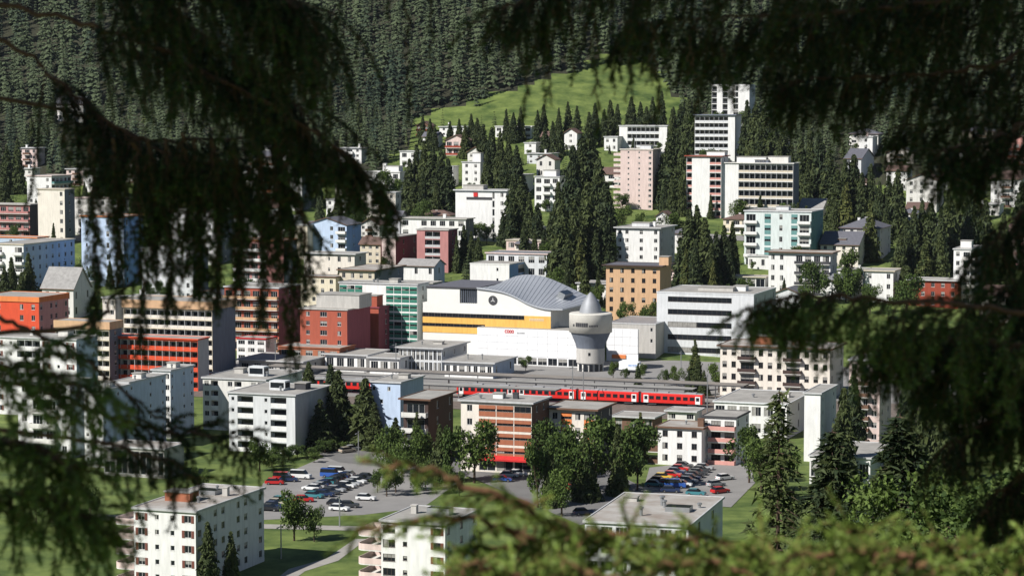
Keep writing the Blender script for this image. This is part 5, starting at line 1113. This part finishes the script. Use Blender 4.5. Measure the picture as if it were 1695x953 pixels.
class Needles:
    def __init__(s): s.V = []; s.T = []
    def along(s, r, pts, dens, ln, wd, spread, base):
        seg = np.linalg.norm(np.diff(pts, axis=0), axis=1); cum = np.concatenate([[0], np.cumsum(seg)]); L = cum[-1]; n = int(L * dens)
        if n < 2: return
        q = np.sort(r.uniform(0, L, n)); i = np.clip(np.searchsorted(cum, q, 'right') - 1, 0, len(seg) - 1); f = ((q - cum[i]) / seg[i])[:, None]
        p = pts[i] * (1 - f) + pts[i+1] * f; t = (pts[i+1] - pts[i]) / seg[i][:, None]
        v = r.normal(size=(n, 3)); v[:, 2] += .25; v -= (v * t).sum(1)[:, None] * t; v /= np.linalg.norm(v, axis=1)[:, None] + 1e-9
        dr = t * (1 - spread) + v * spread; dr /= np.linalg.norm(dr, axis=1)[:, None]; w_ = np.cross(dr, r.normal(size=(n, 3))); w_ /= np.linalg.norm(w_, axis=1)[:, None] + 1e-9
        l_ = ln * r.uniform(.7, 1.2, n)[:, None]
        s.V.append(np.stack([p + w_ * wd / 2, p - w_ * wd / 2, p + dr * l_], 1).reshape(-1, 3))
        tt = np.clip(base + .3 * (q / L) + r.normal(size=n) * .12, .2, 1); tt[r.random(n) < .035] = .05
        s.T.append(np.repeat(tt, 3))
def bough(parent, seed, path, r0, r1, n_sec, l_sec, g_sec, l_tw, tw_m, spread_dirs=(1.0, 1.0), base=.30, start=.05, taper=.5, hang=.0, nscale=1.0, main_needles=.3, jit=1.0, dens=400, nspread=.62):  # base: needle tint, raised on sunlit boughs and lowered on shaded ones
    r = np.random.default_rng(seed); P = spline([at(*q) for q in path], 8); n = len(P); mb = MB(); nd = Needles()
    P[1:-1] += r.normal(size=(n-2, 3)) * .006 * jit
    mb.tube([tuple(q) for q in P], list(np.linspace(r0, r1, n)), 7)
    ln = .021 * nscale; wd = .0052 * nscale
    def leafy(pts, b): nd.along(r, pts, dens / nscale, ln, wd, nspread, b)
    leafy(P[int(n * (1 - main_needles)):], base)
    side = 1
    for k in range(n_sec):
        f = start + (1 - start) * (k + r.random()) / n_sec; i = min(n - 2, int(f * (n - 1))); fr = f * (n - 1) - i; p = P[i] * (1 - fr) + P[i+1] * fr; t = nrm(P[i+1] - P[i])
        lat = nrm(np.cross(t, [0, 0, 1])); up = np.cross(lat, t); side = -side
        dr = t * r.uniform(.35, .9) * spread_dirs[0] + lat * side * r.uniform(.3, 1.0) * spread_dirs[1] + up * r.normal() * .35 + DOWN * hang
        L = l_sec * r.uniform(.45, 1.15) * (1 - taper * f); q = grow(r, p, dr, L, g_sec, .07, 9)
        b2 = base + r.uniform(-.12, .15); mb.tube([tuple(v) for v in q[::3]], list(np.linspace(max(.003, r0 * .3), .0012, len(q[::3]))), 4); leafy(q[1:], b2)
        m = int(L * tw_m); sd = 1
        for j in range(m):
            ff = .12 + .85 * (j + r.random()) / max(m, 1); i2 = min(len(q) - 2, int(ff * (len(q) - 1))); p2 = q[i2] + (q[i2+1] - q[i2]) * (ff * (len(q) - 1) - i2); t2 = nrm(q[i2+1] - q[i2])
            sd = -sd; l2 = nrm(np.cross(t2, r.normal(size=3))); d2 = t2 * .75 + l2 * sd * r.uniform(.4, .9) + DOWN * hang * .4
            q2 = grow(r, p2, d2, l_tw * r.uniform(.5, 1.3) * (1.1 - .5 * ff), g_sec * .6, .08, 5); mb.tube([tuple(q2[v]) for v in (0, 2, 5)], [.0022, .0017, .001], 3); leafy(q2, b2 + .06)
    w_ = mb.build('bough', M_TWIG, parent)
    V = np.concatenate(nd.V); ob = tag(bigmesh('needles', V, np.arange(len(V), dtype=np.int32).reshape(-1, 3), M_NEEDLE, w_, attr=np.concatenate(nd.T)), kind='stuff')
    return len(V) // 3
def near_tree(x, y, label, h=22):
    z = float(terrain(x, y)); t = thing('spruce_tree', label, 'tree', (0, 0, 0))
    mb = MB(); mb.tube([(x, y, z - .3), (x + .05, y, z + 5), (x, y, z + h)], [.24, .2, .03], 10); mb.build('trunk', M_BARK, t); return t
cnt = 0
TL = near_tree(-4.6, 9.6, 'big dark spruce whose hanging boughs fill the upper left')
H_ = dict(g_sec=1.5, hang=.5, taper=.25, base=.22)  # low base paints shade into the needles of the upper boughs
for sd, pth, n_, L_, kw in (
    (1, [(-420, -190, 9.6), (-60, -120, 9.5), (200, -70, 9.2), (400, -40, 9.0), (500, 10, 8.9)], 56, .62, {'start': .45}),
    (2, [(-420, -40, 9.8), (0, 10, 9.6), (200, 60, 9.4), (400, 150, 9.2), (540, 230, 9.1), (600, 285, 9.05), (652, 340, 9.0)], 54, .42, {'taper': .75, 'start': .28}),
    (3, [(-420, -100, 10.2), (50, -60, 10.0), (260, 20, 9.9), (400, 90, 9.8), (500, 180, 9.7)], 50, .55, {'start': .42}),
    (4, [(-420, -10, 10.3), (-20, 60, 10.2), (90, 130, 10.1), (180, 200, 10.0), (300, 260, 9.9), (420, 280, 9.8)], 40, .58, {'start': .35}),
    (5, [(-420, 80, 10.6), (100, 180, 10.4), (250, 230, 10.3), (420, 230, 10.2), (560, 250, 10.1)], 46, .38, {'start': .3}),
    (6, [(-420, 330, 9.4), (-60, 500, 9.2), (40, 545, 9.1), (130, 585, 9.0), (210, 650, 8.9), (290, 705, 8.9)], 12, .22, {'start': .35, 'g_sec': .8, 'hang': .1}),
    (7, [(-420, 520, 9.0), (60, 640, 8.8), (180, 690, 8.7), (300, 715, 8.7), (430, 725, 8.6)], 34, .26, {'start': .35, 'g_sec': .8, 'hang': .15}),
    (8, [(-300, 560, 9.6), (110, 545, 9.5), (190, 490, 9.4), (235, 445, 9.3)], 4, .12, {'start': .4, 'main_needles': .05}),
    (9, [(-420, 600, 7.2), (-40, 600, 7.0), (60, 610, 6.9), (140, 640, 6.8)], 26, .26, {'g_sec': .7, 'hang': .1, 'base': .72, 'start': .3}),  # raised base here and just below paints sunlight into the needles
    (10, [(-420, 760, 7.6), (-80, 740, 7.4), (40, 730, 7.3), (120, 770, 7.2)], 30, .30, {'g_sec': .8, 'hang': .15, 'base': .72, 'start': .3}),
    (11, [(-420, 900, 7.6), (-60, 830, 7.4), (60, 820, 7.3), (160, 860, 7.2)], 30, .30, {'g_sec': .8, 'hang': .15, 'base': .72, 'start': .3}),
    (12, [(-420, 690, 8.6), (80, 720, 8.5), (220, 745, 8.4), (330, 790, 8.4)], 26, .24, {'g_sec': .8, 'hang': .2, 'start': .4})):
    a = dict(H_); a.update(kw); cnt += bough(TL, sd, pth, .012, .003, int(n_ * (1.6 if sd in (1, 2, 3, 5) else 1.5 if sd == 4 else 1.6 if sd in (9, 10, 11) else .9)), L_, l_tw=.12, tw_m=26 if sd < 6 else 17, dens=400 if sd < 6 else 520, nspread=.62 if sd < 6 else .52, **a)
for sd, x, y0, y1, n_ in ((20, 676, -60, 205, 10), (21, 712, -60, 95, 8), (22, 802, -60, 100, 8), (23, 640, -60, 30, 6), (24, 560, -70, 60, 9), (25, 158, 230, 540, 46), (26, 232, 230, 565, 44), (27, 482, 260, 590, 44), (28, 505, 330, 470, 20), (29, 330, 230, 480, 60), (30, 395, 230, 470, 60), (31, 640, 300, 420, 12), (32, 435, 240, 520, 50), (33, 282, 230, 500, 60), (34, 195, 230, 470, 50), (35, 360, 230, 500, 50), (36, 255, 230, 440, 50), (37, 310, 220, 440, 50), (38, 462, 230, 450, 40)):
    cnt += bough(TL, sd, [(x - 8, y0, 9.3), (x - 3, (y0 * 2 + y1) / 3, 9.3), (x + 2, (y0 + 2 * y1) / 3, 9.3), (x, y1, 9.3)], (.004 if y1 < 300 else .007), .0015, n_, .17 if y1 > 300 else .05, 1.2, .08, 22, base=.3, main_needles=.97, hang=.7, taper=.5)
TR = near_tree(4.9, 9.4, 'big dark spruce whose boughs hang over the right side')
for sd, pth, n_, L_, kw in (
    (41, [(2100, -260, 9.2), (1600, -120, 9.2), (1250, -70, 9.0), (980, -40, 8.9), (830, 15, 8.8)], 76, .40, {'taper': .35}),
    (42, [(2100, -160, 9.6), (1650, -20, 9.5), (1400, 20, 9.4), (1180, 30, 9.3), (1040, 40, 9.3)], 64, .38, {'taper': .4}),
    (43, [(2100, -40, 9.8), (1720, 80, 9.7), (1560, 120, 9.6), (1400, 130, 9.6), (1290, 140, 9.6)], 56, .38, {'taper': .5}),
    (44, [(2100, 60, 9.3), (1760, 180, 9.2), (1640, 230, 9.2), (1560, 250, 9.1)], 44, .42, {'taper': .5}),
    (45, [(2100, 180, 9.0), (1800, 290, 8.9), (1690, 350, 8.9), (1640, 400, 8.8)], 34, .34, {}),
    (46, [(2100, 600, 8.6), (1700, 520, 8.4), (1520, 500, 8.3), (1380, 488, 8.2), (1300, 492, 8.2), (1240, 508, 8.1)], 56, .44, {'taper': .72, 'base': .55, 'start': .1}),  # raised base paints this bough's needles as sunlit
    (47, [(2100, 640, 9.0), (1750, 580, 8.9), (1600, 560, 8.8), (1470, 560, 8.8)], 56, .46, {'taper': .4, 'start': .1}),
    (48, [(2100, 700, 9.3), (1780, 640, 9.2), (1650, 620, 9.2), (1560, 630, 9.1)], 46, .40, {'taper': .4, 'start': .1}),
    (49, [(2100, -220, 10.2), (1700, -80, 10.1), (1500, -30, 10.0), (1300, 0, 9.9)], 70, .50, {}),
    (51, [(2100, -140, 10.6), (1700, 20, 10.5), (1480, 70, 10.4), (1300, 90, 10.4), (1160, 70, 10.4)], 60, .36, {'taper': .4}),
    (52, [(2100, -20, 10.8), (1780, 120, 10.7), (1620, 190, 10.6), (1480, 210, 10.6)], 46, .36, {'taper': .4}),
    (53, [(2100, 300, 9.9), (1860, 330, 9.8), (1750, 390, 9.8), (1690, 470, 9.7)], 40, .34, {'taper': .3}),
    (54, [(2100, 560, 9.8), (1850, 560, 9.7), (1740, 600, 9.7), (1660, 670, 9.6)], 46, .36, {'taper': .3}),
    (55, [(2100, 640, 8.9), (1780, 660, 8.8), (1660, 690, 8.8), (1560, 740, 8.7)], 44, .32, {'taper': .4}),
    (56, [(2100, 760, 9.0), (1790, 760, 8.9), (1690, 790, 8.9), (1620, 850, 8.8)], 40, .30, {'taper': .3}),
    (57, [(2100, 560, 10.0), (1760, 540, 9.9), (1600, 540, 9.9), (1440, 560, 9.9)], 54, .40, {'taper': .4}),
    (50, [(2100, 400, 9.6), (1800, 440, 9.5), (1700, 470, 9.5), (1620, 480, 9.4)], 30, .34, {})):
    a = dict(H_); a.update(kw); cnt += bough(TR, sd, pth, .012, .003, int(n_ * 1.6), L_, l_tw=.12, tw_m=26, **a)
for sd, x, y0, y1, n_ in ((60, 868, -40, 195, 12), (61, 985, 0, 225, 14), (62, 905, -20, 170, 12), (63, 1085, 40, 200, 14), (64, 1150, 60, 190, 10), (65, 1205, 80, 160, 8), (66, 1040, 20, 150, 10), (67, 945, -20, 130, 10)):
    cnt += bough(TR, sd, [(x - 8, y0, 8.9), (x - 3, (y0 * 2 + y1) / 3, 8.9), (x + 4, (y0 + 2 * y1) / 3, 8.9), (x, y1, 8.9)], .004, .0015, n_, .10, 1.2, .06, 14, base=.42, main_needles=.97, hang=.7, taper=.5)
TB = near_tree(1.7, 6.6, 'young spruce below the lens with sunlit sprays along the bottom', h=1.0)
L_ = dict(g_sec=.5, hang=.05, taper=.45, base=.74, start=.1)  # high base brightens the spray needles as if in full sun
for sd, pth, n_, l_, kw in (
    (81, [(1500, 1120, 6.4), (1150, 960, 6.0), (960, 880, 5.9), (820, 820, 5.8), (700, 778, 5.8), (602, 765, 5.8)], 34, .20, {'taper': .75}),
    (82, [(1500, 1150, 6.4), (1050, 980, 6.1), (900, 900, 6.0), (760, 860, 5.9), (590, 878, 5.9)], 36, .18, {'taper': .6}),
    (83, [(1500, 1150, 6.4), (1100, 1000, 6.2), (950, 930, 6.1), (860, 905, 6.0), (770, 915, 6.0)], 30, .18, {}),
    (84, [(1500, 1150, 6.4), (1260, 990, 6.1), (1130, 935, 6.0), (1040, 895, 5.9), (950, 868, 5.9)], 34, .19, {}),
    (85, [(1500, 1150, 6.4), (1350, 980, 6.0), (1250, 925, 5.9), (1170, 897, 5.8), (1100, 890, 5.8)], 32, .18, {}),
    (86, [(1500, 1150, 6.4), (1480, 1000, 6.2), (1440, 900, 6.1), (1405, 868, 6.1)], 26, .18, {}),
    (87, [(1500, 1150, 6.4), (1640, 990, 6.0), (1690, 920, 5.9), (1760, 885, 5.9)], 28, .19, {}),
    (88, [(1500, 1150, 6.4), (1560, 980, 6.3), (1590, 925, 6.2), (1560, 898, 6.2)], 24, .17, {}),
    (89, [(1500, 1150, 6.4), (1380, 1010, 5.6), (1280, 960, 5.5), (1180, 932, 5.4), (1060, 940, 5.4)], 34, .17, {}),
    (90, [(1500, 1180, 6.4), (1000, 1040, 5.6), (880, 970, 5.5), (800, 940, 5.4), (740, 940, 5.4)], 26, .17, {}),
    (91, [(1500, 1180, 6.4), (1600, 1010, 5.5), (1520, 930, 5.4), (1420, 915, 5.4), (1320, 920, 5.4)], 32, .17, {}),
    (94, [(1500, 1180, 6.4), (1420, 1040, 5.8), (1340, 965, 5.7), (1240, 920, 5.7)], 30, .18, {}),
    (92, [(1500, 1180, 6.4), (1200, 1060, 5.4), (1050, 970, 5.3), (930, 940, 5.3)], 30, .18, {})):
    a = dict(L_); a.update(kw); cnt += bough(TB, sd, pth, .014, .004, int(n_ * (1.7 if sd >= 83 else 1.1)), l_ * 1.1, l_tw=.10, tw_m=17, nscale=.85, dens=620, nspread=.5, **a)
print('needles', cnt)
# unseen spruce of the wood, added with a raised crown to shade upper boughs
x, y, h = -8.2, 4.1, 27.0; z = float(terrain(x, y)); t = thing('spruce_tree', 'tall high-crowned spruce standing left of the camera', 'tree', (x, y, z), 1.0, 'spruces around the viewpoint')
t.scale = (h, h, h); link('trunk', TRUNK, t); q = link('crown', CONS[2], t, (0, 0, .365)); q.scale = (.56, .56, .63)

# ---------------------------------------------------------------- thin valley haze
mh = bpy.data.materials.new('valley_haze'); mh.use_nodes = True; t = mh.node_tree; t.nodes.remove(t.nodes['Principled BSDF'])
pv = t.nodes.new('ShaderNodeVolumePrincipled'); pv.inputs['Color'].default_value = (.80, .86, .95, 1); pv.inputs['Density'].default_value = .000018; pv.inputs['Anisotropy'].default_value = .2
t.links.new(pv.outputs[0], t.nodes['Material Output'].inputs['Volume'])
mb = MB(); mb.box(-600, 600, -120, 1780, -2, 345); tag(mb.build('haze', mh), kind='stuff')
